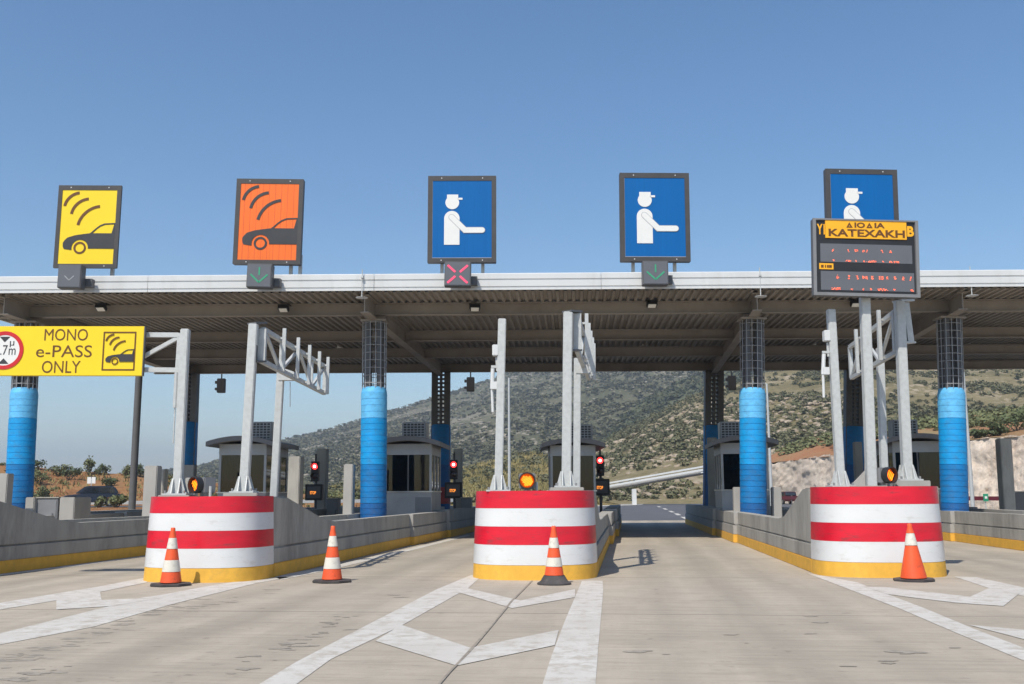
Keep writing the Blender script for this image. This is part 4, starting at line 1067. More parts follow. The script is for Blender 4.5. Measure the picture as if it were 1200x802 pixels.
# ------------------------------------------------------------------ lane signals at the booths
def signal(label, u, vt, vb, ur, Y, disp=True):
    p = P(u, 580, Y); zb = .24
    t = thing('traffic_signal', label, 'traffic signal', (p.x, Y, zb), -TH, 'red signals at the booths')
    z1 = P(u, vt, Y).z - zb; z0 = P(u, vb, Y).z - zb
    MB().tube((0, .1, 0), (0, .1, z1 - .1), .05, n=10).build('pole', M['charcoal'], t, smooth=True)
    h = .36 * 2
    hx = .14
    MB().box(-hx, hx, -.09, .09, z1 - h, z1).build('housing', M['black'], t, bevel=.015)
    for k, zc in enumerate((z1 - .18, z1 - .54)):
        mx = Matrix.Translation((0, -.09, zc)) @ Matrix.Rotation(PI / 2, 4, 'X')
        l = MB().lathe([(.105, .001), (.1, .02), (.0001, .04)], 20, mx=mx, caps=False).build('lens', M['signal_red'] if k == 0 else M['signal_dark'], t, smooth=True)
        if k == 0: MB().lathe([(.05, .036), (.0001, .048)], 14, mx=mx, caps=False).build('lens_glow', M['signal_core'], l)
        v = MB()
        pts = [(.125 * math.cos(a), .125 * math.sin(a)) for a in [R(-10) + R(200) * j / 12 for j in range(13)]]
        v.strip([(x, -.09, zc + z) for x, z in pts], [(x, -.22, zc + z) for x, z in pts]); v.build('visor', M['black'], t)
    MB().tube((0, .02, z1), (0, .02, z1 + .28), .035, n=8).build('top_finial', M['black'], t)
    d0 = z1 - h - .1
    MB().box(-.32, .32, -.16, .06, d0 - .58, d0).build('display_case', M['black'], t, bevel=.015)
    MB().box(-.25, .25, -.166, -.161, d0 - .5, d0 - .08).build('display_face', M['charcoal'], t)
    text_mesh('STOP', 'stop_lettering', M['stop_led'], t, -.13, .09, d0 - .36, d0 - .25, -.172, .02)
signal('red signal with STOP display left of the second blue column', 369, 541, 0, 0, 37.5)
signal('red signal with STOP display left of the middle striped nose', 532, 539, 0, 0, 38)
signal('red signal at the right edge of the booth behind the middle nose', 704, 534, 0, 0, 36.5)
signal('red signal glimpsed between the posts of the message board island', 1045, 533, 0, 0, 38)
# hung signals under the rear canopy edge
for u, v, lab in ((260, 436, 'dark signal box hung under the rear canopy edge near the left gantry'), (551.5, 436, 'dark signal box hung under the rear canopy edge left of the middle island'), (857, 437, 'dark signal box hung under the rear canopy edge beside the column')):
    p = P(u, v, 44.3); p.z = ZD - .04
    t = thing('hung_signal', lab, 'signal', tuple(p), 0, 'signal boxes hung under the rear canopy edge')
    b0_ = -.32
    MB().box(-.17, .17, -.12, .12, b0_ - .62, b0_).build('housing', M['black'], t, bevel=.02)
    MB().tube((0, 0, b0_), (0, 0, 0), .03, n=8).build('hanger', M['black'], t)
    b = MB(); b.box(-.27, -.18, -.05, .1, b0_ - .22, b0_ - .1); b.box(-.27, -.18, -.05, .1, b0_ - .5, b0_ - .4); b.build('side_visor', M['black'], t)

# ------------------------------------------------------------------ land beyond the plaza
def interp(prof, u):
    us = [p[0] for p in prof]; vs = [p[1] for p in prof]
    return float(np.interp(u, us, vs))
class Hill:
    def __init__(s, ridge, Yr, Yf, seed=0, amp=.05, fq=6., pw=1.0, u0=None, u1=None):
        s.ridge, s.Yr, s.Yf, s.seed, s.amp, s.fq, s.pw = ridge, Yr, Yf, seed, amp, fq, pw
        s.u0 = ridge[0][0] if u0 is None else u0; s.u1 = ridge[-1][0] if u1 is None else u1
    def yr(s, u): return np.interp(u, *zip(*s.Yr)) if isinstance(s.Yr, list) else s.Yr
    def yf(s, u): return np.interp(u, *zip(*s.Yf)) if isinstance(s.Yf, list) else s.Yf
    def pt(s, u, t):
        Yr, Yf = s.yr(u), s.yf(u)
        p = P(u, interp(s.ridge, u), Yr); zr = max(p.z, -.5)
        tt = min(t, 1.0); Y = Yf + (Yr - Yf) * t
        z = zr * tt ** s.pw
        if t > 1: z = zr * (1 - (t - 1) * 1.1)
        q = Vector((p.x / Yr * Y, Y, 0))
        k = s.fq / Yr
        n = noise.fractal(Vector((q.x * k, q.y * k, s.seed * 7.1)), 1.0, 2.0, 5)
        n2 = noise.fractal(Vector((q.x * k * 5, q.y * k * 5, s.seed * 3.3)), .9, 2.0, 4)
        env = min(1, tt * 2.2)
        z += zr * s.amp * n * env * (1 - .35 * max(0, t - .6)) + zr * s.amp * .3 * n2 * env
        return Vector((q.x, q.y, z - .05))
    def mesh(s, name, mt, nu=150, nt=44, tmax=1.7):
        V = []; Fc = []
        for i in range(nu + 1):
            u = s.u0 + (s.u1 - s.u0) * i / nu
            for j in range(nt + 1): V.append(s.pt(u, tmax * j / nt))
        w = nt + 1
        for i in range(nu):
            for j in range(nt): Fc.append((i * w + j, (i + 1) * w + j, (i + 1) * w + j + 1, i * w + j + 1))
        return raw(name, [tuple(v) for v in V], Fc, mt, 'structure', True)
def ico_variants(n, sub=1, jit=.3):
    out = []
    for k in range(n):
        bm = bmesh.new(); bmesh.ops.create_icosphere(bm, subdivisions=sub, radius=1)
        bm.verts.ensure_lookup_table()
        V = np.array([v.co[:] for v in bm.verts]); Fc = np.array([[v.index for v in f.verts] for f in bm.faces]); bm.free()
        V = V * (1 + np.random.uniform(-jit, jit, (len(V), 1)))
        out.append((V, Fc))
    return out
def clump_variants(n, leaves, size, shell=.55):
    out = []
    for k in range(n):
        Vs = []
        for _ in range(leaves):
            d = np.random.normal(size=3); d /= np.linalg.norm(d); r = np.random.uniform(shell, 1) * (1 + .25 * math.sin(5 * d[0] + k) * math.cos(4 * d[1]))
            c = d * r; c[2] = c[2] * .8 + .25
            a = np.random.normal(size=3); a /= np.linalg.norm(a); b_ = np.cross(a, d + np.random.normal(size=3) * .6); b_ /= (np.linalg.norm(b_) + 1e-6)
            s_ = size * np.random.uniform(.6, 1.3)
            Vs += [c - a * s_, c - b_ * s_ * .6, c + a * s_, c + b_ * s_ * .6]
        out.append((np.array(Vs), np.arange(4 * leaves).reshape(-1, 4)))
    return out
def scatter(name, mt, pts, variants, label=None):
    """pts: (position, (rx, ry, rz)); one object, kind stuff"""
    V = []; Fc = []; o = 0
    for p, sc_ in pts:
        v, f = variants[np.random.randint(len(variants))]
        a = np.random.uniform(0, 2 * PI); c_, s_ = math.cos(a), math.sin(a)
        w = v.copy(); w[:, 0] = v[:, 0] * c_ - v[:, 1] * s_; w[:, 1] = v[:, 0] * s_ + v[:, 1] * c_
        w = w * np.array(sc_) + np.array(p); V.append(w); Fc.append(f + o); o += len(v)
    ob = raw(name, np.vstack(V), np.vstack(Fc), mt, 'stuff')
    if label: ob['label'] = label
    return ob
CLF = clump_variants(8, 14, .6, .5); CL = clump_variants(6, 34, .42); CLN = clump_variants(4, 70, .30); ROCK = ico_variants(8, 1, .4)

# far mountain
far = Hill([(40, 566), (100, 561), (180, 554), (235, 546), (285, 531), (330, 516), (380, 505), (420, 494), (470, 479), (520, 463), (565, 449), (600, 438), (660, 420), (740, 402), (850, 388), (950, 395), (1100, 402), (1300, 420), (1600, 470)], 900, 330, 1, .06, 9)
far.mesh('far_hill', M['farhill'], 190, 60)
def sprinkle(hill, n, rmin, rmax, u0, u1, t0, t1, dens=None, flat=.7, sink=.15):
    out = []
    tries = 0
    while len(out) < n and tries < n * 12:
        tries += 1
        u = random.uniform(u0, u1); t = random.uniform(t0, t1)
        p = hill.pt(u, t)
        if dens:
            k = noise.fractal(Vector((p.x * dens, p.y * dens, 3.3 + rmin)), 1, 2, 4)
            if k < random.uniform(-.5, .45): continue
        r = random.uniform(rmin, rmax) * random.uniform(.7, 1.1)
        out.append(((p.x, p.y, p.z + r * flat * .5 - sink * r), (r, r, r * flat)))
    return out
scatter('far_hillside_scrub', M['scrub_far'], sprinkle(far, 25000, .8, 2.2, 160, 1250, .02, 1.02, .02), CLF, 'grey green scrub over the far mountain side')
mid = Hill([(560, 585), (640, 552), (690, 510), (730, 484), (770, 460), (800, 446), (850, 425), (950, 410), (1100, 408), (1400, 440)], 520, 260, 2, .05, 9)
mid.mesh('mid_hill', M['midhill'], 110, 40)
scatter('mid_hillside_scrub', M['scrub_mid'], sprinkle(mid, 7000, .9, 2.0, 600, 1250, .03, 1.0), CLF, 'dense dark green scrub on the shaded middle slope')
near = Hill([(560, 592), (620, 572), (655, 550), (690, 530), (725, 508), (760, 489), (800, 470), (840, 454), (900, 440), (960, 432), (1050, 428), (1200, 432), (1500, 470)], 330, 135, 3, .05, 12)
near.mesh('near_hill', M['nearhill'], 150, 60)
scatter('near_hillside_scrub', M['scrub_near'], sprinkle(near, 7000, .35, 1.2, 600, 1300, .02, 1.0, .035), CL, 'olive scrub dotted over the rocky near slope')
scatter('near_hillside_boulders', M['boulder'], sprinkle(near, 3200, .3, 1.1, 620, 1000, .02, .75, .035, .5, .3), ROCK, 'pale boulders strewn over the near slope')
scatter('far_hillside_rocks', M['far_rock'], sprinkle(far, 7000, .5, 1.7, 330, 1000, .05, 1.0, .012, .5, .3), ROCK, 'pale rocks showing on the far mountain side')
low = Hill([(300, 590), (340, 577), (390, 570), (440, 562), (490, 556), (540, 549), (590, 536), (625, 530), (660, 538), (700, 566), (730, 585)], 230, 120, 4, .05, 7)
low.mesh('low_grass_hill', M['drygrass'], 80, 30)
scatter('low_hill_scrub', M['scrub_near'], sprinkle(low, 420, .5, 1.3, 330, 690, .02, 1.0, .05), CLN, 'olive bushes in the dry grass of the low hill')
def tufts(n, hmin, hmax, w, pts):
    V = []; Fc = []; o = 0
    for p in pts:
        for _ in range(5):
            a = random.uniform(0, PI); h = random.uniform(hmin, hmax); x = p[0] + random.uniform(-.5, .5); y = p[1] + random.uniform(-.5, .5)
            dx, dy = math.cos(a) * w, math.sin(a) * w; lx, ly = random.uniform(-.25, .25), random.uniform(-.25, .25)
            V += [(x - dx, y - dy, p[2]), (x + dx, y + dy, p[2]), (x + lx + dx * .3, y + ly + dy * .3, p[2] + h), (x + lx - dx * .3, y + ly - dy * .3, p[2] + h)]
            Fc.append((o, o + 1, o + 2, o + 3)); o += 4
    return V, Fc
pts = [low.pt(random.uniform(320, 700), random.uniform(.02, 1.0)) for _ in range(4200)]
V, Fc = tufts(0, .2, .6, .12, pts); raw('dry_hill_grass', V, Fc, M['leaf_dry'], 'stuff')['label'] = 'tall dry yellow grass on the low hill'
# distant blue range on the left
Hill([(-300, 556), (0, 560), (40, 556), (62, 548), (80, 546), (105, 554), (150, 560), (260, 566)], 2600, 2200, 6, .05, 8).mesh('distant_range', M['bluehill'], 40, 14)
# left bank of red soil
bank = Hill([(-320, 535), (-100, 540), (0, 547), (40, 547), (62, 551), (100, 554), (135, 554), (165, 557), (200, 558), (260, 567), (340, 576), (430, 584), (470, 592)], 116, 92, 8, .10, 12, .8)
bank.mesh('red_bank', M['bank'], 130, 34)
pts = [bank.pt(random.uniform(-100, 420), random.uniform(.0, 1.05)) for _ in range(380)]
V, Fc = tufts(0, .15, .5, .08, pts); raw('dry_bank_grass', V, Fc, M['leaf_dry'], 'stuff')['label'] = 'dry grass tufts on the red bank'
scatter('bank_undergrowth', M['leaf_olive'], sprinkle(bank, 90, .25, .6, -60, 430, .0, 1.0, .1), CLN, 'low olive undergrowth over the red bank')

def sm(a): a = max(0, min(1, a)); return a * a * (3 - 2 * a)
V = []; Fc = []
for i in range(61):
    for j in range(31):
        x = -75 + 62 * i / 60; y = 52.5 + 38 * j / 30
        z = .56 * sm((y - 53) / 13) * sm((-x - 17) / 7) - .02
        if y < 70: z += .12 * noise.fractal(Vector((x * .5, y * .5, 2)), 1, 2, 4) * sm((y - 53) / 5) * sm((-x - 17) / 5)
        V.append((x, y, z))
raw('side_bank', V, [(i * 31 + j, (i + 1) * 31 + j, (i + 1) * 31 + j + 1, i * 31 + j + 1) for i in range(60) for j in range(30)], M['bank'], 'structure', True)
raw('side_road', [(-75, 75, .57), (-24, 75, .57), (-24, 84, .57), (-75, 84, .57)], [(0, 1, 2, 3)], M['asphalt'], 'structure')
def shrub(label, p, rx, rz, m_='leaf_olive', n=320, leaf=.16, group=None):
    t = thing('shrub', label, 'shrub', tuple(p), random.uniform(0, 6), group)
    b = MB()
    for k in range(6):
        a = 2 * PI * k / 6 + random.uniform(-.3, .3); L = random.uniform(.55, .95)
        m0 = Vector((0, 0, -.1)); m1 = Vector((math.cos(a) * rx * .35, math.sin(a) * rx * .35, rz * .8 * L)); m2 = Vector((math.cos(a) * rx * .7, math.sin(a) * rx * .7, rz * 1.5 * L))
        b.tube(m0, m1, .05, .03, n=5); b.tube(m1, m2, .03, .01, n=5)
    b.build('trunk', M['trunk'], t)
    V = []; Fc = []; o = 0
    lob = [(np.array([random.uniform(-.55, .55) * rx, random.uniform(-.55, .55) * rx, rz * random.uniform(.5, 1.5)]), random.uniform(.35, .6)) for _ in range(7)]
    for _ in range(n):
        c0, k = random.choice(lob)
        d = np.random.normal(size=3); d /= np.linalg.norm(d)
        c_ = c0 + d * np.array([rx, rx, rz]) * k * np.random.uniform(.3, 1.1)
        c_[2] = max(c_[2], .02)
        a = np.random.normal(size=3); a /= np.linalg.norm(a); e = np.cross(a, np.random.normal(size=3)); e /= np.linalg.norm(e)
        s_ = leaf * np.random.uniform(.6, 1.4)
        V += [c_ - a * s_, c_ - e * s_ * .5, c_ + a * s_, c_ + e * s_ * .5]; Fc.append((o, o + 1, o + 2, o + 3)); o += 4
    cr = raw('crown', V, Fc, M[m_]); cr.parent = t
    return t
def onbank(u, t): return bank.pt(u, t)
SH = [
    ('dark bush on the crest of the red bank beside the first blue column', 43, .95, 1.3, .9, 'leaf_dark'),
    ('broad olive bush on the bank crest left of the dark car', 68, .9, 2.0, .9, 'leaf_olive'),
    ('round dark bush on the bank above the roof of the dark car', 82, .7, 1.5, 1.0, 'leaf_dark'),
    ('tall pale olive bush on the bank crest above the dark car', 104, .95, 1.1, 1.5, 'leaf_olive'),
    ('dark rounded bush on the bank crest right of the small white sign', 119, .95, 1.3, 1.0, 'leaf_dark'),
    ('olive bush on the bank crest behind the slim drain post', 149, .95, 1.1, .9, 'leaf_olive'),
    ('dark olive bush on the bank crest right of the slim drain post', 163, .9, 1.2, 1.2, 'leaf_dark'),
    ('pale olive bush low on the bank right of the first blue column', 47, .45, 1.6, 1.2, 'leaf_olive'),
    ('olive bush at the foot of the bank left of the dark car', 52, .15, 1.2, 1.0, 'leaf_olive'),
    ('dark bush halfway up the bank right of the dark car', 127, .5, 1.3, .9, 'leaf_dark'),
    ('olive bush on the bank behind the left striped nose', 205, .8, 1.4, 1.0, 'leaf_olive'),
    ('low bush on the bank seen left of the red signal', 345, .6, 1.3, .8, 'leaf_dark'),
    ('yellowish bush on the bank right of the red signal', 388, .5, 1.5, .8, 'leaf_olive'),
    ('pale bush on the bank beside the second blue column', 415, .5, 1.2, .7, 'leaf_olive')]
for lab, u, t_, rx, rz, m_ in SH: shrub(lab, onbank(u, t_), rx * .8, rz * .72, m_, 420, .13, 'shrubs on the red bank')
shrub('yellow green leafy bush in front of the dark car', Vector((P(136, 590, 72).x, 72, .5)), .8, .55, 'leaf_olive', 380, .15)
p = P(116, 590, 73); shrub('grey green leafy bush overlapping the side of the dark car', Vector((p.x, p.y, .5)), .5, .5, 'leaf_olive', 300, .12)

# rock cut on the right
CUT = [(846, 175, 556), (880, 160, 549), (905, 142, 543), (950, 120, 537), (974, 112, 534), (1000, 103, 528), (1050, 94, 523), (1100, 86, 519), (1141, 81, 516), (1200, 75, 512), (1300, 66, 507), (1450, 57, 500)]
def cutrow(u):
    us = [c[0] for c in CUT]; return np.interp(u, us, [c[1] for c in CUT]), np.interp(u, us, [c[2] for c in CUT])
V = []; Fc = []; NU, NT = 420, 30
for i in range(NU + 1):
    u = 846 + (1450 - 846) * i / NU; Y, vt = cutrow(u)
    top = P(u, vt, Y + 2.6); bot = G(u, 590); bot = Vector((top.x * Y / top.y, Y, 0))
    for j in range(NT + 1):
        s_ = j / NT; p = bot.lerp(top, s_)
        n = noise.fractal(Vector((p.x * .22, p.y * .22, p.z * .4)), .8, 2.1, 6); n2 = noise.voronoi(Vector((p.x * .5, p.y * .5, p.z * .9)))[0][0]
        n3 = noise.fractal(Vector((p.x * 1.3, p.y * 1.3, p.z * 1.6)), .7, 2.2, 4)
        p.y += (n * .25 + n2 * .1 + n3 * .16) * (1 if j < NT else .4); p.x += n * .3 + n3 * .15
        if j == NT: p.z += n * .35
        if j == 0: p.z = -.1
        V.append(tuple(p))
w = NT + 1
Fc = [(i * w + j, (i + 1) * w + j, (i + 1) * w + j + 1, i * w + j + 1) for i in range(NU) for j in range(NT)]
raw('rock_cut', V, Fc, M['rockcut'], 'structure', True)
BENCH = [(846, 551), (880, 540), (905, 530), (960, 514), (1000, 505), (1060, 496), (1141, 488), (1200, 482), (1320, 474), (1450, 470)]
V = []; NT2 = 22
for i in range(NU + 1):
    u = 846 + (1450 - 846) * i / NU; Y, vt = cutrow(u); Yb = max(Y + 45, 165)
    a = P(u, vt, Y + 2.6); c_ = P(u, interp(BENCH, u), Yb)
    for j in range(NT2 + 1):
        s_ = j / NT2; p = a.lerp(c_, s_)
        p.z += noise.fractal(Vector((p.x * .08, p.y * .08, 5)), .9, 2, 5) * .9 * min(1, s_ * 4 + .2)
        V.append(tuple(p))
    V[-1] = (V[-1][0], V[-1][1] + 15, V[-1][2] - 6)
w = NT2 + 1
raw('red_bench', V, [(i * w + j, (i + 1) * w + j, (i + 1) * w + j + 1, i * w + j + 1) for i in range(NU) for j in range(NT2)], M['redsoil'], 'structure', True)
def bench_pt(u, s_):
    Y, vt = cutrow(u); Yb = max(Y + 45, 165); return P(u, vt, Y + 2.6).lerp(P(u, interp(BENCH, u), Yb), s_)
bp = [bench_pt(random.uniform(860, 1300), random.uniform(.35, .98)) for _ in range(420)]
scatter('bench_scrub', M['leaf_olive'], [((p.x, p.y, p.z + .2), (r, r, r * .7)) for p in bp for r in [random.uniform(.4, 1.3)]], CLN, 'olive scrub above the rock cut')
for lab, u, s_, rx, rz, m_ in (('low dark bush on the lip of the rock cut right of the last blue column', 1146, .03, .8, .45, 'leaf_dark'), ('small dark bush on the lip of the rock cut beside the tall concrete post', 1169, .05, .9, .6, 'leaf_dark'),
                               ('large dark bush above the rock cut at the right picture edge', 1192, .1, 2.1, 1.25, 'leaf_dark'), ('flat dark bush between the two bushes on the rock cut', 1158, .04, 1.0, .4, 'leaf_dark')):
    shrub(lab, bench_pt(u, s_), rx, rz, m_, 420, .16, 'bushes on the rock cut')

# ------------------------------------------------------------------ overpass ramp
rp = [(560, 592, 150), (625, 577, 142), (665, 572, 136), (713, 565.5, 130), (770, 555.5, 124), (830, 545, 118), (900, 533, 112)]
R3 = [P(u, v, Y) for u, v, Y in rp]
t = thing('overpass_ramp', 'white railed overpass ramp rising to the right behind the open lane', 'overpass', (R3[3].x, R3[3].y, 0))
b = MB(); rl = MB(); rl2 = MB()
for a, c_ in zip(R3[:-2], R3[1:-1]):
    d = Vector((0, 0, 1))
    b.beam(a - d * .74, c_ - d * .74, .2, .14, (0, 0, 1))
    rl.beam(a - d * .1, c_ - d * .1, .12, .2, (0, 0, 1)); rl2.beam(a - d * .46, c_ - d * .46, .12, .24, (0, 0, 1))
b.build('parapet', M['white_metal'], t, world=True); rl.build('top_rail', M['white_metal'], t, world=True); rl2.build('middle_rail', M['white_metal'], t, world=True)
dk = MB()
for a, c_ in zip(R3[:-2], R3[1:-1]): dk.beam(a + Vector((.2, 1.5, -.78)), c_ + Vector((.2, 1.5, -.78)), 2.6, .16, (0, 0, 1))
dk.build('deck', M['concrete_pale'], t, world=True)
pp = P(743, 565, 127); MB().box(pp.x - .26, pp.x + .26, 126.9, 127.5, -.1, pp.z - .85).build('pier', M['white_metal'], t, world=True)
wg = MB(); q = [P(700, 570, 136), P(640, 575, 141)]
fence_p = [P(u, v, 160) for u, v in ((735, 562), (780, 552), (830, 541), (870, 533))]
# concrete wing wall right of the lane
b = MB(); q0, q1 = P(812, 590, 100), P(838, 590, 92)
b.prism([(q0.x, -.1), (q1.x + 2, -.1), (q1.x + 2, 2.6), (q1.x, 2.3)], 92, 92.6, 'y')
o = b.build('wing_wall', M['concrete_pale']); tag(o, 'pale sloping concrete wing wall behind the dark rear column right of the lane', 'wall')
# roadside details beyond
def railing(label, pts, zt, step, mt):
    t = thing('guard_rail', label, 'guard rail', (pts[0][0], pts[0][1], 0))
    b = MB(); 
    for a, c_ in zip(pts[:-1], pts[1:]): b.beam((a[0], a[1], zt), (c_[0], c_[1], zt), .08, .3, (0, 0, 1))
    b.build('rail', M[mt], t, world=True)
    L = 0
    for a, c_ in zip(pts[:-1], pts[1:]):
        a = Vector(a); c_ = Vector(c_); n = max(1, int((c_ - a).length / step))
        for k in range(n):
            p = a.lerp(c_, k / n); MB().box(p.x - .05, p.x + .05, p.y + .05, p.y + .13, 0, zt + .28).build('post', M['charcoal'], t, world=True)
railing('dark maroon guard rail along the foot of the rock cut', [(P(u, 585, Y).x, Y, 0) for u, Y in ((862, 120), (900, 108), (960, 95), (1020, 88), (1130, 78), (1230, 70))], .85, 3.2, 'dark_red')
railing('grey guard rail at the foot of the red bank', [(P(u, 590, Y).x, Y, 0) for u, Y in ((-80, 84), (120, 88), (300, 92), (440, 96), (545, 100))], .8, 3.5, 'galv')
for k in range(5):
    for_u = 754 + k * 12.5; Y = 140; p = P(for_u, 590, Y)
    t = thing('plastic_barrier', ['low red barrier nearest the overpass pier, first of the far row', 'low red barrier second from the overpass pier in the far row', 'low red barrier in the middle of the far row beyond the lane', 'low red barrier second from the right in the far row', 'low red barrier at the right end of the far row'][k], 'road barrier', (p.x, Y, 0), 0, 'row of red and white barriers beyond the lane')
    MB().prism([(-.28, 0), (.28, 0), (.12, .3), (.1, .55), (-.1, .55), (-.12, .3)], -.45, .5, 'x').build('body', M['dark_red'], t)
    MB().prism([(-.28, 0), (.28, 0), (.12, .3), (.1, .55), (-.1, .55), (-.12, .3)], .505, .85, 'x').build('white_segment', M['sign_white'], t)
def lamp_post(label, u, vt, Y, arm, r=.07):
    p = P(u, 580, Y); top = P(u, vt, Y)
    t = thing('lamp_post', label, 'lamp post', (p.x, Y, 0), 0, 'slender roadside poles beyond the plaza')
    MB().tube((0, 0, 0), (0, 0, top.z), r, r * .6, 10).build('pole', M['galv'], t, smooth=True)
    if arm:
        MB().beam((0, 0, top.z), (arm, 0, top.z + .12), .06).build('arm', M['galv'], t)
        MB().box(arm - .1, arm + .55 * (1 if arm > 0 else -1), -.1, .1, top.z + .06, top.z + .2).build('lamp_head', M['grey_box'], t)
lamp_post('slender lamp post right of the blue column before the message board', 904, 450, 75, -.5, .12)
lamp_post('slender pale pole standing just right of the last blue column', 1139, 436, 60, 0, .12)
lamp_post('slender pale pole right of the detector pole on the middle island', 597, 443, 62, 0, .10)
# small signs
p = P(107, 562, 88); t = thing('roadside_sign', 'small white twin panel sign above the dark car', 'sign', (p.x, 88, 0))
b = MB(); b.box(-.34, -.02, 0, .03, p.z - .35, p.z + .2); b.box(.04, .36, 0, .03, p.z - .35, p.z + .2); b.build('sign_panel', M['sign_white'], t)
MB().tube((0, .06, 0), (0, .06, p.z + .1), .04, n=8).build('post', M['galv'], t)
p = P(1156, 591, 52); t = thing('roadside_sign', 'small green sign with a white mark at the foot of the rock cut', 'sign', (p.x, 52, 0))
MB().box(-.12, .12, 0, .05, .85, 1.22).build('sign_panel', M['green_sign'], t)
MB().box(-.06, .06, -.008, -.001, .98, 1.10).build('white_mark', M['sign_white'], t)
MB().tube((0, .08, 0), (0, .08, 1.1), .03, n=8).build('post', M['galv'], t)

# ------------------------------------------------------------------ cars
def car(label, p, rot, paint, L=4.3, Wd=1.75, Hh=1.55):
    t = thing('parked_car', label, 'car', (p[0], p[1], p[2] if len(p) > 2 else 0), rot)
    # x forward
    side = [(-L / 2, .35), (-L / 2 + .02, .85), (-L / 2 + .15, .98), (L / 2 - 1.35, .98), (L / 2 - .35, .86), (L / 2, .70), (L / 2, .35)]
    body = []
    wx = (-L / 2 + .8, L / 2 - .85)
    low = []
    for c_ in (wx[1], wx[0]):
        low += [(c_ + .40 * math.cos(a), .33 + .40 * math.sin(a)) for a in [PI * k / 12 for k in range(13)]]
    low = [(x, max(z, .3)) for x, z in low]
    bd = MB().prism(side + low, -Wd / 2, Wd / 2, 'y').build('body', M[paint], t, bevel=.05)
    cab = [(-L / 2 + .25, .98), (-L / 2 + .55, Hh - .05), (-L / 2 + .8, Hh), (.25, Hh), (.45, Hh - .04), (1.15, .98)]
    MB().prism([(x, z) for x, z in cab], -Wd / 2 + .14, Wd / 2 - .14, 'y').build('cabin', M[paint], t, bevel=.05)
    for s_ in (-1, 1):
        y = s_ * (Wd / 2 - .13); g = MB()
        for poly in ([(-L / 2 + .5, 1.03), (-L / 2 + .68, Hh - .1), (-.55, Hh - .1), (-.5, 1.03)], [(-.42, 1.03), (-.47, Hh - .1), (.25, Hh - .1), (.85, 1.03)]):
            g.prism(poly, y - .012, y + .012, 'y')
        g.build('side_window', M['car_glass'], t)
    ws = MB(); nx = Vector((.53, 0, .62)).normalized()
    pts = [Vector((.50, y, Hh - .07)) + nx * .03 for y in (-Wd / 2 + .24, Wd / 2 - .24)] + [Vector((1.10, y, 1.02)) + nx * .03 for y in (Wd / 2 - .2, -Wd / 2 + .2)]
    ws.add(pts + [q - nx * .04 for q in pts], [(0, 1, 2, 3), (7, 6, 5, 4), (0, 4, 5, 1), (1, 5, 6, 2), (2, 6, 7, 3), (3, 7, 4, 0)]); ws.build('windscreen', M['car_glass'], t)
    rw = MB(); rw.prism([(-L / 2 + .27, 1.05), (-L / 2 + .52, Hh - .1), (-L / 2 + .50, Hh - .1), (-L / 2 + .245, 1.05)], -Wd / 2 + .22, Wd / 2 - .22, 'y'); rw.build('rear_window', M['car_glass'], t)
    for s_ in (-1, 1):
        MB().box(L / 2 - .12, L / 2 + .012, s_ * .66 - .17, s_ * .66 + .17, .62, .76).build('headlight', M['lamp_glass'], t)
        MB().box(-L / 2 - .012, -L / 2 + .08, s_ * .70 - .1, s_ * .70 + .1, .7, .92).build('tail_light', M['sign_red'], t)
        for x in wx:
            mx = Matrix.Rotation(PI / 2, 4, 'X')
            wl = MB().lathe([(.2, -.1), (.31, -.1), (.33, -.06), (.33, .06), (.31, .1), (.2, .1)], 24, c=(x, s_ * (Wd / 2 - .1), .33), mx=mx).build('wheel', M['tyre'], t, smooth=True)
            MB().lathe([(.2, -.105), (.2, .105)], 16, c=(x, s_ * (Wd / 2 - .1), .33), mx=mx).build('rim', M['steel_bright'], wl)
    MB().box(L / 2 + .001, L / 2 + .02, -.4, .4, .5, .62).build('grille', M['black'], t)
    MB().box(-L / 2 - .02, -L / 2 - .001, -.26, .26, .6, .72).build('plate', M['sign_white'], t)
p = P(107, 590, 78); cr = car('dark blue car parked before the red bank, partly behind bushes', (p.x, 78, .56), R(205), 'car_blue', 4.2)
p = P(922, 590, 125); car('dark red car driving away left of the message board island', (p.x, 125), R(92), 'car_red', 4.0, 1.7, 1.5)

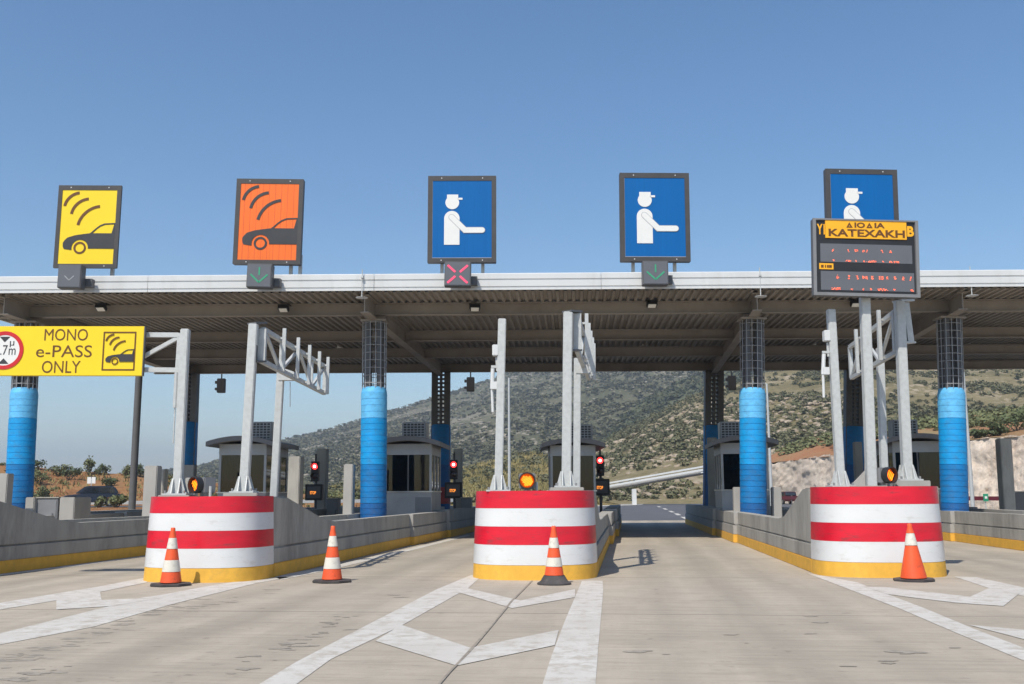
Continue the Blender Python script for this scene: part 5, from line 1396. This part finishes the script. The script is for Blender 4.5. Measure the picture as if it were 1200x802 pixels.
# ------------------------------------------------------------------ light
EL, AZ = R(53), R(28)
S = Vector((-math.sin(AZ) * math.cos(EL), -math.cos(AZ) * math.cos(EL), math.sin(EL)))
sd = bpy.data.lights.new('sun', 'SUN'); sd.energy = 4.0; sd.angle = R(.55); sd.color = (1, .94, .84)
so = bpy.data.objects.new('sun', sd); C.objects.link(so); so.rotation_euler = (-S).to_track_quat('-Z', 'Y').to_euler(); so.location = (-20, -20, 40)
w = bpy.data.worlds.new('World'); sc.world = w; w.use_nodes = True
nt = w.node_tree; bg = nt.nodes['Background']
sk = nt.nodes.new('ShaderNodeTexSky'); sk.sky_type = 'NISHITA'; sk.sun_disc = False
sk.sun_elevation = EL; sk.sun_rotation = math.atan2(S.x, S.y) % (2 * PI); sk.altitude = 100; sk.air_density = 1.0; sk.dust_density = .6; sk.ozone_density = 1.0
hs = nt.nodes.new('ShaderNodeHueSaturation'); hs.inputs['Hue'].default_value = .5; hs.inputs['Saturation'].default_value = 1.24; hs.inputs['Value'].default_value = 1.0
nt.links.new(sk.outputs[0], hs.inputs['Color']); nt.links.new(hs.outputs[0], bg.inputs[0]); bg.inputs[1].default_value = .12
sc.view_settings.view_transform = 'Standard'; sc.view_settings.look = 'None'; sc.view_settings.exposure = .3; sc.view_settings.gamma = 1
sc.view_settings.use_curve_mapping = False
sc.cycles.max_bounces = 8; sc.cycles.diffuse_bounces = 4; sc.cycles.transparent_max_bounces = 12

# ------------------------------------------------------------------ air
hb = MB().box(-3060, 3060, -360, 4060, -1.5, 175)
hm = bpy.data.materials.new('air_haze'); hm.use_nodes = True
hn = hm.node_tree; hn.nodes.remove(hn.nodes['Principled BSDF'])
pv = hn.nodes.new('ShaderNodeVolumePrincipled'); pv.inputs['Color'].default_value = (.78, .88, 1, 1); pv.inputs['Density'].default_value = .00042; pv.inputs['Anisotropy'].default_value = .2
hn.links.new(pv.outputs[0], hn.nodes['Material Output'].inputs['Volume'])
hz_ = hb.build('haze', hm); hz_['kind'] = 'stuff'; hz_['label'] = 'thin pale air haze over the valley'
